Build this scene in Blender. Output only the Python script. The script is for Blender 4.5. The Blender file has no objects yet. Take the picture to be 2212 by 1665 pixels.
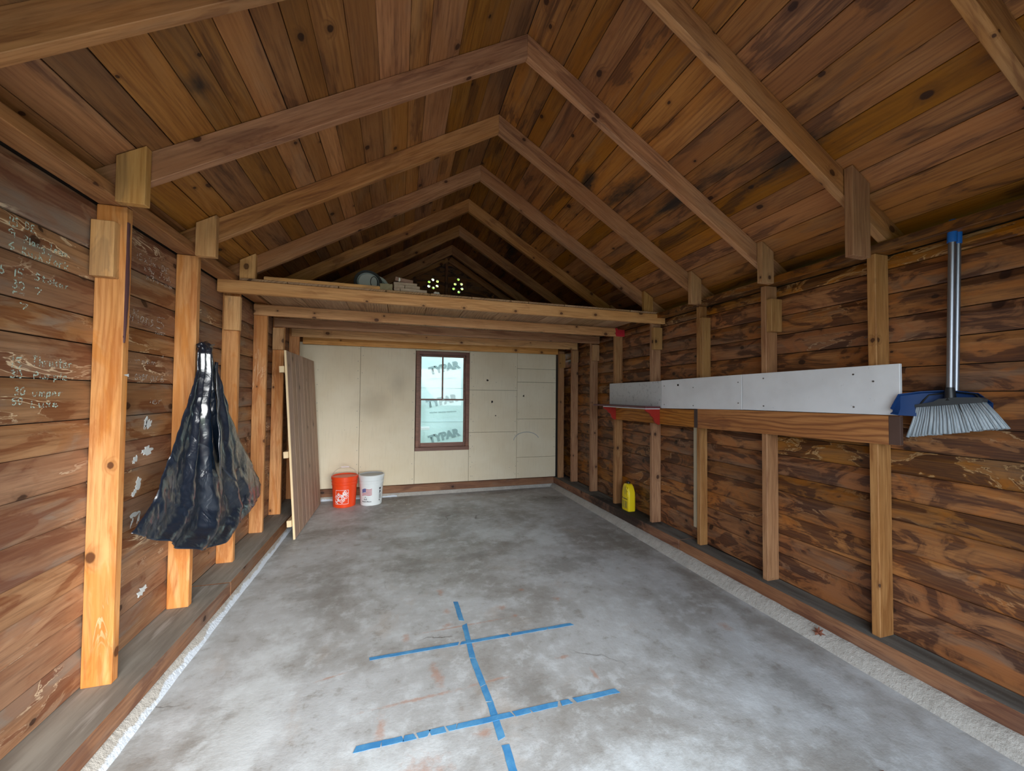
import bpy, bmesh, math, random
from mathutils import Vector, Matrix
random.seed(7)
R = math.radians
scene = bpy.context.scene
COL = scene.collection

# ------------------------------------------------------------------ camera
def rot_cam(yaw, pitch, roll):
    y, p, r = R(yaw), R(pitch), R(roll)
    fw = Vector((math.sin(y)*math.cos(p), math.cos(y)*math.cos(p), math.sin(p)))
    rt = Vector((math.cos(y), -math.sin(y), 0)); up = rt.cross(fw)
    rt2 = rt*math.cos(r)+up*math.sin(r); up2 = -rt*math.sin(r)+up*math.cos(r)
    return Matrix((rt2, up2, -fw)).transposed()
cd = bpy.data.cameras.new('camera'); cam = bpy.data.objects.new('camera', cd); COL.objects.link(cam)
cam.matrix_world = Matrix.Translation((0, 0, 1.37)) @ rot_cam(16.5, 1.5, 0.52).to_4x4()
cd.sensor_width = 36; cd.lens = 36*825/2212; cd.clip_start = 0.02; cd.clip_end = 200
scene.camera = cam

# ------------------------------------------------------------------ world, light, exposure
w = bpy.data.worlds.new('world'); scene.world = w; w.use_nodes = True
bg = w.node_tree.nodes['Background']
bg.inputs[0].default_value = (0.80, 0.90, 1.0, 1); bg.inputs[1].default_value = 2.8     # even bright overcast sky
sd = bpy.data.lights.new('hazy_sun', 'SUN'); sd.energy = 3.2; sd.angle = R(55); sd.color = (1.0, 0.95, 0.88)
so = bpy.data.objects.new('hazy_sun', sd); COL.objects.link(so)
so.rotation_euler = Vector((-0.50, 1.0, -0.34)).to_track_quat('-Z', 'Y').to_euler()
pd = bpy.data.lights.new('doorway_portal', 'AREA'); pd.shape = 'RECTANGLE'; pd.size = 2.66; pd.size_y = 2.1
pd.cycles.is_portal = True
po = bpy.data.objects.new('doorway_portal', pd); COL.objects.link(po)
po.location = (0.43, -0.36, 1.06); po.rotation_euler = (R(90), 0, 0)
vs = scene.view_settings; vs.view_transform = 'Standard'; vs.look = 'None'; vs.gamma = 1; vs.use_curve_mapping = False
vs.exposure = 1.42
scene.cycles.max_bounces = 9; scene.cycles.diffuse_bounces = 6

# ------------------------------------------------------------------ node helpers
class NT:
    def __init__(s, name):
        s.m = bpy.data.materials.new(name); s.m.use_nodes = True
        s.t = s.m.node_tree; s.b = s.t.nodes['Principled BSDF']
    def n(s, typ, ins=None, **kw):
        x = s.t.nodes.new(typ)
        for k, v in kw.items(): setattr(x, k, v)
        if ins:
            for k, v in ins.items(): s.set(x.inputs[k], v)
        return x
    def set(s, sock, v):
        if isinstance(v, bpy.types.NodeSocket): s.t.links.new(v, sock)
        elif isinstance(v, bpy.types.Node): s.t.links.new(v.outputs[0], sock)
        else:
            if isinstance(v, tuple) and len(v) == 3 and sock.type == 'RGBA': v = v+(1,)
            sock.default_value = v
    def math(s, op, a, b=0.0, c=0.0, clamp=False):
        x = s.n('ShaderNodeMath', operation=op, use_clamp=clamp)
        s.set(x.inputs[0], a); s.set(x.inputs[1], b); s.set(x.inputs[2], c); return x.outputs[0]
    def vmath(s, op, a, b=(0, 0, 0)):
        x = s.n('ShaderNodeVectorMath', operation=op); s.set(x.inputs[0], a)
        if op == 'SCALE': s.set(x.inputs[3], b)
        else: s.set(x.inputs[1], b)
        return x.outputs[1] if op in ('LENGTH', 'DISTANCE') else x.outputs[0]
    def mix(s, f, a, b, typ='MIX'):
        x = s.n('ShaderNodeMix', data_type='RGBA', blend_type=typ, clamp_factor=True)
        s.set(x.inputs[0], f); s.set(x.inputs[6], a); s.set(x.inputs[7], b); return x.outputs[2]
    def ss(s, v, lo, hi):      # smooth step
        x = s.n('ShaderNodeMapRange', interpolation_type='SMOOTHSTEP')
        s.set(x.inputs[0], v); s.set(x.inputs[1], lo); s.set(x.inputs[2], hi); return x.outputs[0]
    def noise(s, vec, scale=1.0, detail=4.0, rough=0.55, dist=0.0):
        x = s.n('ShaderNodeTexNoise', {'Vector': vec, 'Scale': scale, 'Detail': detail, 'Roughness': rough, 'Distortion': dist})
        return x.outputs[0]
    def bump(s, h, strength=0.3, dist=0.005):
        x = s.n('ShaderNodeBump', {'Height': h, 'Strength': strength, 'Distance': dist}); s.set(s.b.inputs['Normal'], x.outputs[0])
    def out(s, color, rough=0.6, metal=0.0, spec=0.4):
        s.set(s.b.inputs['Base Color'], color); s.set(s.b.inputs['Roughness'], rough)
        s.set(s.b.inputs['Metallic'], metal); s.set(s.b.inputs['Specular IOR Level'], spec); return s.m
    def pos(s): return s.n('ShaderNodeNewGeometry').outputs['Position']
    def obj(s): return s.n('ShaderNodeTexCoord').outputs['Object']
    def blob(s, base, x, y, rx, ry, ang=0.0, soft=0.5, warp=None, axes=(0, 1)):
        """ellipse mask in world position, 1 in the middle, 0 outside; warped by noise"""
        sep = s.n('ShaderNodeSeparateXYZ', {0: base}).outputs
        u = s.math('SUBTRACT', sep[axes[0]], x); v = s.math('SUBTRACT', sep[axes[1]], y)
        ca, sa = math.cos(ang), math.sin(ang)
        uu = s.math('DIVIDE', s.math('ADD', s.math('MULTIPLY', u, ca), s.math('MULTIPLY', v, sa)), rx)
        vv = s.math('DIVIDE', s.math('SUBTRACT', s.math('MULTIPLY', v, ca), s.math('MULTIPLY', u, sa)), ry)
        d = s.math('SQRT', s.math('ADD', s.math('MULTIPLY', uu, uu), s.math('MULTIPLY', vv, vv)))
        if warp is not None: d = s.math('ADD', d, warp)
        return s.ss(d, 1.0, 1.0-soft)

def flat(name, col, rough=0.5, metal=0.0, spec=0.5, var=0.0):
    t = NT(name)
    if var:
        n = t.noise(t.obj(), 9, 4)
        c = t.mix(n, tuple(v*(1-var) for v in col), tuple(min(1, v*(1+var)) for v in col))
    else: c = col
    return t.out(c, rough, metal, spec)

def wood(name, light, mid, dark, stain=(0.10, 0.035, 0.012), st_amt=0.5, st_lo=0.52, knots=0.6, rings=0.35,
         rough=0.6, var=0.25, st_sc=(2.2, 9.5), st_d=0.9, pale=None, pale_amt=0.0, grey=None, grey_amt=0.0, warm=None, warm_amt=0.0, extra=None, gloss=0.35):
    t = NT(name)
    rnd = t.n('ShaderNodeObjectInfo').outputs['Random']
    off = t.n('ShaderNodeCombineXYZ', {0: t.math('MULTIPLY', rnd, 37.3), 1: t.math('MULTIPLY', rnd, 91.7), 2: t.math('MULTIPLY', rnd, 53.1)}).outputs[0]
    p = t.vmath('ADD', t.obj(), off)
    # soft wander of the grain
    wn = t.noise(t.vmath('MULTIPLY', p, (1.2, 5, 5)), 1.0, 2.0)
    sep = t.n('ShaderNodeSeparateXYZ', {0: p}).outputs
    yz = t.math('ADD', sep[1], sep[2])
    # knots: one voronoi cell is 0.42 x 0.12 m, distance measured back in metres
    kc = t.n('ShaderNodeCombineXYZ', {0: t.math('MULTIPLY', sep[0], 2.4), 1: t.math('MULTIPLY', yz, 8.5), 2: 0.0}).outputs[0]
    vo = t.n('ShaderNodeTexVoronoi', {'Vector': kc, 'Scale': 1.0}, voronoi_dimensions='2D')
    dv = t.vmath('MULTIPLY', t.vmath('SUBTRACT', vo.outputs['Position'], kc), (1/2.4*0.75, 1/8.5, 0))
    kd = t.vmath('LENGTH', dv)
    kr = t.n('ShaderNodeSeparateColor', {0: vo.outputs['Color']}).outputs
    gate = t.math('GREATER_THAN', kr[0], 1-knots)
    krad = t.math('MULTIPLY_ADD', kr[1], 0.013, 0.005)
    rel = t.math('DIVIDE', t.math('ADD', kd, t.math('MULTIPLY', t.math('SUBTRACT', t.noise(p, 60, 2), 0.5), 0.006)), krad)
    knot = t.math('MULTIPLY', t.ss(rel, 1.15, 0.75), gate)
    halo = t.math('MULTIPLY', t.ss(rel, 3.2, 0.9), gate)
    # growth rings bend around knots
    ph = t.math('ADD', t.math('MULTIPLY', yz, 230.0), t.math('MULTIPLY', wn, 42.0))
    ph = t.math('ADD', ph, t.math('MULTIPLY', halo, 9.0))
    ring = t.math('MULTIPLY_ADD', t.math('SINE', ph), 0.5, 0.5)
    ring = t.math('MULTIPLY', t.math('POWER', ring, 2.2), t.ss(t.noise(t.vmath('MULTIPLY', p, (1, 8, 8)), 1.0, 2), 0.35, 0.65))
    fine = t.noise(t.vmath('MULTIPLY', p, (5, 110, 110)), 1.0, 5.0, 0.65)
    broad = t.noise(t.vmath('MULTIPLY', p, (1.3, 9, 9)), 1.0, 4.0, 0.6, 0.3)
    c = t.mix(t.ss(broad, 0.32, 0.68), light, mid)
    c = t.mix(t.math('MULTIPLY', t.ss(fine, 0.42, 0.72), 0.6), c, dark)
    c = t.mix(t.math('MULTIPLY', ring, rings), c, dark)
    st = t.noise(t.vmath('MULTIPLY', p, (st_sc[0], st_sc[1], st_sc[1])), 1.0, 5.0, 0.6, st_d)
    sm = t.math('ADD', t.math('MULTIPLY', t.ss(st, st_lo-0.09, st_lo+0.03), 0.45), t.math('MULTIPLY', t.ss(st, st_lo, st_lo+0.045), 0.55))
    sm = t.math('MULTIPLY', sm, t.math('MULTIPLY_ADD', t.ss(fine, 0.3, 0.6), 0.3, 0.7))
    if grey:
        gn = t.noise(t.vmath('MULTIPLY', t.vmath('ADD', p, (7, 3, 1)), (1.0, 5, 5)), 1.0, 4.0, 0.6, 0.4)
        c = t.mix(t.math('MULTIPLY', t.ss(gn, 0.5, 0.66), grey_amt), c, grey)
    if warm:
        wq_ = t.noise(t.vmath('MULTIPLY', t.vmath('ADD', p, (3, 8, 5)), (st_sc[0]*0.9, st_sc[1]*0.7, st_sc[1]*0.7)), 1.0, 4.0, 0.6, st_d)
        c = t.mix(t.math('MULTIPLY', t.ss(wq_, 0.50, 0.58), warm_amt), c, warm)
    c = t.mix(t.math('MULTIPLY', sm, st_amt), c, stain)
    if pale:
        pe = t.ss(t.math('ABSOLUTE', t.math('SUBTRACT', st, st_lo+0.0)), 0.016, 0.004)
        pe = t.math('MULTIPLY', pe, t.ss(t.noise(t.vmath('MULTIPLY', p, (1, 3, 3)), 1.0, 2), 0.54, 0.66))
        c = t.mix(t.math('MULTIPLY', pe, pale_amt), c, pale)
    c = t.mix(t.math('MULTIPLY', halo, 0.35), c, tuple(v*0.55 for v in dark))
    c = t.mix(t.math('MULTIPLY', knot, 0.88), c, (dark[0]*0.22, dark[1]*0.18, dark[2]*0.2))
    # every piece has its own tone
    r2 = t.math('FRACT', t.math('MULTIPLY', rnd, 17.31)); r3 = t.math('FRACT', t.math('MULTIPLY', rnd, 41.7))
    hs = t.n('ShaderNodeHueSaturation', {'Hue': t.math('MULTIPLY_ADD', r3, 0.008, 0.496), 'Saturation': t.math('MULTIPLY_ADD', r3, 0.16, 0.94),
              'Value': t.math('MULTIPLY_ADD', r2, 2*var, 1-var), 'Color': c})
    c = hs.outputs[0]
    if extra: c = extra(t, c)
    hgt = t.math('ADD', t.math('MULTIPLY', fine, 0.6), t.math('MULTIPLY', ring, 0.3))
    hgt = t.math('SUBTRACT', hgt, t.math('MULTIPLY', knot, 0.8))
    t.bump(hgt, 0.35, 0.002)
    return t.out(c, t.math('MULTIPLY_ADD', fine, 0.3, rough-0.12), 0, gloss)

def roof_mould(t, c):
    p = t.pos(); wq = t.math('MULTIPLY', t.math('SUBTRACT', t.noise(t.vmath('MULTIPLY', p, (9, 3, 9)), 1.0, 4, 0.65), 0.5), 2.4)
    m = None
    for (x, y, rx, ry, a) in ((1.55, 2.32, 0.10, 0.42, 0.1), (1.78, 2.12, 0.05, 0.55, 0.05), (1.33, 2.55, 0.08, 0.22, 0), (1.9, 1.45, 0.07, 0.35, 0), (1.2, 4.1, 0.12, 0.5, 0), (-0.75, 1.72, 0.06, 0.10, 0)):
        b = t.blob(p, x, y, rx, ry, a, 0.9, wq)
        m = b if m is None else t.math('MAXIMUM', m, b)
    return t.mix(t.math('MULTIPLY', m, 0.9), c, (0.016, 0.013, 0.010))

M = {}
M['siding_l'] = wood('siding_wood', (0.38, 0.215, 0.115), (0.285, 0.15, 0.075), (0.13, 0.06, 0.03), stain=(0.14, 0.042, 0.016), st_amt=0.75, st_lo=0.54, knots=0.35,
                   rings=0.3, var=0.16, st_sc=(2.4, 8), st_d=1.3, warm=(0.24, 0.10, 0.042), warm_amt=0.45, pale=(0.75, 0.60, 0.40), pale_amt=0.9, grey=(0.22, 0.18, 0.145), grey_amt=0.8, gloss=0.5, rough=0.5)
M['siding_r'] = wood('stained_siding_wood', (0.33, 0.140, 0.044), (0.22, 0.086, 0.026), (0.075, 0.025, 0.009), stain=(0.045, 0.014, 0.006), st_amt=0.88, st_lo=0.515, knots=0.5,
                   rings=0.3, var=0.22, st_sc=(3.4, 8.5), st_d=1.3, warm=(0.29, 0.10, 0.022), warm_amt=0.7, pale=(0.50, 0.33, 0.18), pale_amt=0.6, grey=(0.15, 0.10, 0.07), grey_amt=0.6, gloss=0.5, rough=0.5)
M['roof_l'] = wood('roof_board_wood', (0.385, 0.172, 0.056), (0.29, 0.118, 0.034), (0.13, 0.046, 0.014), stain=(0.085, 0.032, 0.014), st_amt=0.7, st_lo=0.58, knots=0.3,
                   rings=0.4, var=0.32, st_sc=(1.3, 8), st_d=0.4, warm=(0.30, 0.12, 0.03), warm_amt=0.5, grey=(0.25, 0.165, 0.095), grey_amt=0.3, extra=roof_mould)
M['roof_r'] = wood('dark_roof_board_wood', (0.36, 0.150, 0.040), (0.26, 0.097, 0.023), (0.11, 0.034, 0.009), stain=(0.055, 0.019, 0.008), st_amt=0.75, st_lo=0.56, knots=0.3,
                   rings=0.4, var=0.30, st_sc=(1.8, 8), st_d=0.6, warm=(0.32, 0.115, 0.02), warm_amt=0.6, grey=(0.17, 0.11, 0.07), grey_amt=0.25, extra=roof_mould)
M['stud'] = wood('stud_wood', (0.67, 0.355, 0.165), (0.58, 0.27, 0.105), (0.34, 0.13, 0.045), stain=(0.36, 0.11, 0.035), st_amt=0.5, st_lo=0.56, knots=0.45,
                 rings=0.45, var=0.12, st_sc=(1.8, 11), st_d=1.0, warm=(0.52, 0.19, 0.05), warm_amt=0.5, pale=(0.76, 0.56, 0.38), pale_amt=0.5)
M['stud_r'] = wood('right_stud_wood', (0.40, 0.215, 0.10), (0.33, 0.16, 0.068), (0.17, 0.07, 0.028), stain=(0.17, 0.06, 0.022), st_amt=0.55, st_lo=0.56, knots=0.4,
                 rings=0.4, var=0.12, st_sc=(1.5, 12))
M['block'] = wood('fresh_pine', (0.72, 0.43, 0.20), (0.64, 0.345, 0.14), (0.42, 0.195, 0.07), stain=(0.22, 0.14, 0.08), st_amt=0.5, st_lo=0.60, knots=0.6, rings=0.4, var=0.1)
M['rafter'] = wood('rafter_wood', (0.54, 0.275, 0.125), (0.44, 0.195, 0.075), (0.23, 0.088, 0.032), stain=(0.16, 0.060, 0.028), st_amt=0.6, st_lo=0.56, knots=0.5,
                   rings=0.35, var=0.14, st_sc=(1.4, 11), grey=(0.30, 0.20, 0.13), grey_amt=0.3)
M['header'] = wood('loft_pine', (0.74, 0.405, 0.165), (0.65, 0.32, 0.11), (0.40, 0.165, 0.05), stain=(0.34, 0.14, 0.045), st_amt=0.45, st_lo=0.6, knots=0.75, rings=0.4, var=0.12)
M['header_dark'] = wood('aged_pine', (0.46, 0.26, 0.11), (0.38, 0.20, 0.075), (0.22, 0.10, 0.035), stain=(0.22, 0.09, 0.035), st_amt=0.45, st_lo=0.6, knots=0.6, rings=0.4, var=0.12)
M['plate'] = wood('sill_wood', (0.27, 0.135, 0.068), (0.20, 0.092, 0.045), (0.10, 0.042, 0.022), stain=(0.09, 0.035, 0.02), st_amt=0.6, st_lo=0.52, knots=0.3,
                  rings=0.25, var=0.1, grey=(0.17, 0.135, 0.11), grey_amt=0.5)
def oil_stain(t, c):
    p = t.pos(); wq = t.math('MULTIPLY', t.math('SUBTRACT', t.noise(p, 14, 4, 0.65), 0.5), 1.4)
    m = t.math('MAXIMUM', t.blob(p, 2.38, 3.55, 0.22, 0.52, 0, 0.5, wq), t.blob(p, 2.33, 4.0, 0.12, 0.5, 0.1, 0.8, wq))
    return t.mix(t.math('MULTIPLY', m, 0.88), c, (0.018, 0.012, 0.010))
M['plate_r'] = wood('right_sill_wood', (0.29, 0.14, 0.07), (0.21, 0.09, 0.04), (0.10, 0.04, 0.02), stain=(0.085, 0.03, 0.018), st_amt=0.7, st_lo=0.53, knots=0.3,
                  rings=0.25, var=0.1, st_sc=(1.6, 8), grey=(0.17, 0.125, 0.095), grey_amt=0.5, extra=oil_stain)
M['ledger'] = wood('ledger_wood', (0.42, 0.18, 0.052), (0.34, 0.13, 0.032), (0.15, 0.045, 0.012), stain=(0.13, 0.04, 0.015), st_amt=0.5, st_lo=0.6, knots=0.2, rings=0.75, var=0.08)
M['deck'] = wood('plywood_deck', (0.52, 0.34, 0.19), (0.42, 0.25, 0.13), (0.24, 0.13, 0.065), st_amt=0.1, st_lo=0.62, knots=0.1, rings=0.9, var=0.08)
M['door_board'] = wood('weathered_board', (0.47, 0.33, 0.245), (0.39, 0.265, 0.19), (0.25, 0.155, 0.11), st_amt=0.1, st_lo=0.62, knots=0.1, rings=0.3, var=0.08)
M['window_wood'] = wood('window_wood', (0.23, 0.09, 0.05), (0.16, 0.06, 0.035), (0.07, 0.025, 0.015), st_amt=0.4, knots=0.1, rings=0.3, var=0.06, rough=0.4)
M['dark_out'] = flat('outer_sheathing', (0.06, 0.05, 0.045), 0.9)

def dirty_top(src, name):
    pass

# dusty grey film on the top of the sill plates
t = NT('dusty_sill_wood'); p = t.obj()
n1 = t.noise(t.vmath('MULTIPLY', p, (1.5, 12, 12)), 1.0, 5, 0.6)
c = t.mix(t.ss(n1, 0.35, 0.7), (0.30, 0.28, 0.24), (0.18, 0.16, 0.135))
c = t.mix(t.ss(t.noise(t.vmath('MULTIPLY', p, (3, 30, 30)), 1.0, 5), 0.5, 0.7), c, (0.33, 0.31, 0.28))
t.bump(n1, 0.3, 0.003); M['dust'] = t.out(c, 0.85)

t = NT('grimy_sill_top'); p = t.obj()
n1 = t.noise(t.vmath('MULTIPLY', p, (1.5, 12, 12)), 1.0, 5, 0.6)
c = t.mix(t.ss(n1, 0.35, 0.7), (0.155, 0.15, 0.135), (0.07, 0.062, 0.052))
c = t.mix(t.math('MULTIPLY', t.ss(t.noise(p, 70, 4), 0.62, 0.72), 0.4), c, (0.3, 0.28, 0.24))
t.bump(n1, 0.3, 0.003); M['dust_r'] = t.out(oil_stain(t, c), 0.85)

# concrete slab
t = NT('concrete'); p = t.pos()
a = t.noise(p, 1.1, 6, 0.6, 0.6); b = t.noise(p, 7.5, 7, 0.75); s = t.noise(p, 60, 4, 0.7)
c = t.mix(t.ss(a, 0.33, 0.64), (0.30, 0.295, 0.28), (0.50, 0.53, 0.55))
c = t.mix(t.math('MULTIPLY', t.ss(b, 0.48, 0.66), 0.6), c, (0.62, 0.67, 0.70))
c = t.mix(t.math('MULTIPLY', t.ss(b, 0.47, 0.33), 0.6), c, (0.24, 0.225, 0.20))
c = t.mix(t.math('MULTIPLY', t.ss(s, 0.55, 0.75), 0.35), c, (0.30, 0.28, 0.26))
n2 = t.noise(t.vmath('ADD', p, (4, 9, 0)), 2.6, 6, 0.65, 0.5)
c = t.mix(t.math('MULTIPLY', t.ss(n2, 0.56, 0.74), 0.35), c, (0.44, 0.36, 0.29))
wq = t.math('MULTIPLY', t.math('SUBTRACT', t.noise(p, 8, 6, 0.7), 0.5), 2.6)
def spots(col, amt, lst, soft=0.7, wp=wq):
    global c
    m = None
    for q in lst:
        k = t.blob(p, *q[:4], ang=(q[4] if len(q) > 4 else 0), soft=soft, warp=wp)
        m = k if m is None else t.math('MAXIMUM', m, k)
    c = t.mix(t.math('MULTIPLY', m, amt), c, col)
spots((0.20, 0.19, 0.172), 0.58, [(0.55, 4.5, 0.35, 0.35), (0.1, 3.2, 0.25, 0.3), (0.62, 3.25, 0.35, 0.12), (1.95, 4.75, 0.40, 0.35), (-0.35, 4.2, 0.12, 0.12), (1.85, 1.42, 0.13, 0.26, 0.1),
        (2.05, 3.2, 0.14, 0.8, 0.03), (0.62, 1.72, 0.16, 0.16), (1.3, 2.9, 0.5, 0.25, 0.2), (-0.5, 2.9, 0.3, 0.35), (2.15, 2.0, 0.10, 1.3, 0.0), (-0.9, 1.7, 0.10, 0.2), (1.45, 0.9, 0.5, 0.3)], 0.95)
spots((0.66, 0.72, 0.75), 0.6, [(0.95, 3.7, 0.35, 0.28), (-0.6, 1.9, 0.22, 0.9, 0.05), (0.1, 3.9, 0.25, 0.1), (-0.05, 1.4, 0.4, 0.4), (0.9, 1.2, 0.5, 0.2), (1.4, 3.5, 0.25, 0.35)], 0.9)
ws = t.math('MULTIPLY', t.math('SUBTRACT', t.noise(p, 25, 5, 0.7), 0.5), 2.2)
spots((0.43, 0.235, 0.16), 0.6, [(0.20, 1.93, 0.035, 0.12, 0.2), (0.31, 2.47, 0.03, 0.05), (0.30, 2.32, 0.04, 0.03), (0.66, 2.42, 0.04, 0.035), (0.72, 2.31, 0.02, 0.02), (0.38, 2.29, 0.33, 0.012, 0.03),
        (0.06, 2.26, 0.03, 0.05), (0.45, 1.82, 0.13, 0.014, 0.05), (0.1, 1.80, 0.26, 0.014, 0.03), (-0.05, 1.68, 0.03, 0.10), (-0.2, 1.50, 0.03, 0.05), (0.40, 2.10, 0.03, 0.05),
        (1.05, 2.42, 0.03, 0.04, 0.5), (0.85, 1.88, 0.05, 0.02), (0.1, 1.40, 0.14, 0.16), (-0.45, 1.52, 0.05, 0.01, 0.3), (-0.3, 2.05, 0.08, 0.01, 0.2), (0.85, 2.60, 0.03, 0.02), (0.35, 1.55, 0.05, 0.03),
        (0.95, 1.72, 0.015, 0.06), (0.3, 2.72, 0.03, 0.06), (1.9, 1.86, 0.05, 0.05)], 0.95, ws)
# hairline cracks
cn = t.n('ShaderNodeTexVoronoi', {'Vector': t.vmath('ADD', p, t.vmath('SCALE', t.n('ShaderNodeTexNoise', {'Vector': p, 'Scale': 3.0, 'Detail': 5.0}).outputs[1], 0.5)), 'Scale': 0.75}, feature='DISTANCE_TO_EDGE').outputs[0]
ck = t.math('MULTIPLY', t.ss(cn, 0.006, 0.001), t.ss(t.noise(p, 1.3, 2), 0.56, 0.66))
c = t.mix(t.math('MULTIPLY', ck, 0.8), c, (0.12, 0.11, 0.10))
t.bump(t.math('SUBTRACT', t.math('ADD', s, b), ck), 0.25, 0.004)
M['floor'] = t.out(c, t.math('MULTIPLY_ADD', a, -0.25, 0.66), 0, 0.45)

t = NT('curb_concrete'); p = t.pos()
b = t.noise(p, 9, 8, 0.7); s = t.noise(p, 50, 5, 0.7)
c = t.mix(b, (0.27, 0.25, 0.22), (0.58, 0.56, 0.52)); c = t.mix(t.math('MULTIPLY', t.ss(s, 0.5, 0.75), 0.5), c, (0.22, 0.19, 0.16))
sepz = t.n('ShaderNodeSeparateXYZ', {0: p}).outputs
lim = t.math('ADD', t.math('MULTIPLY', t.noise(p, 7, 5, 0.7), 0.07), sepz[2])
wpaint = t.math('MULTIPLY', t.ss(lim, 0.064, 0.054), t.math('LESS_THAN', sepz[0], 0.0))
c = t.mix(t.math('MULTIPLY', wpaint, 0.85), c, (0.62, 0.70, 0.80))
t.bump(t.math('ADD', b, s), 0.7, 0.012); M['curb'] = t.out(c, 0.85)

t = NT('cream_wallboard'); p = t.pos()
a = t.noise(p, 1.6, 4, 0.6); b = t.noise(t.vmath('MULTIPLY', p, (60, 60, 4)), 1.0, 4)
c = t.mix(t.ss(a, 0.3, 0.7), (0.70, 0.61, 0.44), (0.76, 0.69, 0.53)); c = t.mix(t.math('MULTIPLY', t.ss(b, 0.5, 0.8), 0.25), c, (0.48, 0.42, 0.31))
wq2 = t.math('MULTIPLY', t.math('SUBTRACT', t.noise(p, 4, 4), 0.5), 0.8)
m1 = t.math('MAXIMUM', t.blob(p, -0.35, 1.22, 0.38, 0.34, 0, 1.0, wq2, (0, 2)), t.blob(p, 0.0, 1.5, 0.2, 0.25, 0, 1.0, wq2, (0, 2)))
c = t.mix(t.math('MULTIPLY', m1, 0.42), c, (0.36, 0.31, 0.22))
sc = t.ss(t.noise(p, 26, 4, 0.7), 0.70, 0.74); c = t.mix(t.math('MULTIPLY', sc, 0.6), c, (0.2, 0.16, 0.12))
M['wallboard'] = t.out(c, 0.65, 0, 0.3)

t = NT('white_melamine'); p = t.obj()
b = t.noise(p, 40, 5, 0.7); a = t.noise(p, 5, 4)
c = t.mix(t.ss(a, 0.3, 0.7), (0.60, 0.60, 0.62), (0.67, 0.675, 0.70)); c = t.mix(t.math('MULTIPLY', t.ss(b, 0.64, 0.76), 0.5), c, (0.30, 0.30, 0.32))
M['white'] = t.out(c, 0.4)
t = NT('speckled_melamine'); p = t.obj()
b = t.noise(p, 30, 6, 0.8); c = t.mix(t.math('MULTIPLY', t.ss(b, 0.52, 0.72), 0.8), (0.50, 0.50, 0.51), (0.15, 0.15, 0.17))
M['white_speckled'] = t.out(c, 0.45)

t = NT('black_plastic_film'); p = t.obj()
a = t.noise(p, 9, 3, 0.5, 1.2); b = t.n('ShaderNodeTexVoronoi', {'Vector': t.vmath('ADD', p, t.vmath('SCALE', t.n('ShaderNodeTexNoise', {'Vector': p, 'Scale': 6.0}).outputs[1], 0.2)), 'Scale': 8.0}, feature='F1').outputs[0]
d = t.noise(p, 3.5, 5, 0.7)
sy = t.n('ShaderNodeSeparateXYZ', {0: p}).outputs[1]
dust = t.math('MULTIPLY', t.ss(t.noise(t.vmath('MULTIPLY', p, (1, 1.5, 1)), 4.0, 6, 0.75, 0.6), 0.52, 0.68), t.math('MULTIPLY', t.ss(sy, 2.66, 2.9), 0.6))
c = t.mix(dust, (0.006, 0.013, 0.026), (0.07, 0.075, 0.065))
t.bump(t.math('ADD', t.math('MULTIPLY', a, 1.2), t.math('MULTIPLY', b, 1.3)), 0.5, 0.022)
M['bag'] = t.out(c, t.math('MULTIPLY_ADD', dust, 0.8, 0.30), 0, 1.0)
t.b.inputs['Coat Weight'].default_value = 0.6; t.b.inputs['Coat IOR'].default_value = 1.8; t.b.inputs['Coat Roughness'].default_value = 0.14

M['orange'] = flat('orange_plastic', (0.80, 0.065, 0.012), 0.3)
M['orange_dark'] = flat('faded_orange_plastic', (0.50, 0.07, 0.03), 0.45)
M['bucket_white'] = flat('white_plastic', (0.72, 0.78, 0.80), 0.3)
M['lid_grey'] = flat('translucent_grey_plastic', (0.42, 0.46, 0.50), 0.4)
M['print_white'] = flat('white_ink', (0.80, 0.72, 0.74), 0.5)
M['print_dark'] = flat('dark_ink', (0.045, 0.05, 0.06), 0.5)
M['print_red'] = flat('red_ink', (0.42, 0.06, 0.08), 0.5)
M['print_blue'] = flat('blue_ink', (0.03, 0.07, 0.30), 0.5)
M['wire'] = flat('galvanised_wire', (0.45, 0.45, 0.45), 0.35, 0.9)
M['steel'] = flat('brushed_steel', (0.33, 0.35, 0.40), 0.42, 1.0)
M['steel_dull'] = flat('dull_nail_steel', (0.22, 0.21, 0.20), 0.45, 0.8)
M['blue'] = flat('blue_plastic', (0.008, 0.11, 0.42), 0.35)
M['blue_dark'] = flat('deep_blue_plastic', (0.004, 0.03, 0.12), 0.6, 0, 0.3)
M['black'] = flat('black_plastic', (0.012, 0.013, 0.015), 0.4)
M['red'] = flat('red_paint', (0.30, 0.018, 0.012), 0.35, var=0.1)
M['maroon'] = flat('maroon_paint', (0.11, 0.03, 0.035), 0.4, var=0.15)
M['red_spray'] = flat('red_spray_paint', (0.50, 0.015, 0.03), 0.6, var=0.2)
M['yellow'] = flat('yellow_plastic', (0.78, 0.58, 0.012), 0.32)
M['yellow_label_and_shade'] = flat('yellow_label_and_shade', (0.55, 0.42, 0.03), 0.5)  # jug label, also the painted shade of its handle recess
M['tape'] = None
t = NT('blue_tape'); p = t.pos(); c = t.mix(t.ss(t.noise(p, 12, 5, 0.7), 0.35, 0.7), (0.045, 0.22, 0.48), (0.10, 0.32, 0.56)); M['tape'] = t.out(c, 0.6)
t = NT('chalk'); p = t.pos(); n = t.noise(p, 160, 3)
tr = t.n('ShaderNodeBsdfTransparent'); mx = t.n('ShaderNodeMixShader', {0: t.math('MULTIPLY', t.ss(n, 0.40, 0.58), 0.8)})
t.out((0.50, 0.70, 0.62), 0.9); t.t.links.new(tr.outputs[0], mx.inputs[1]); t.t.links.new(t.b.outputs[0], mx.inputs[2])
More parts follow.
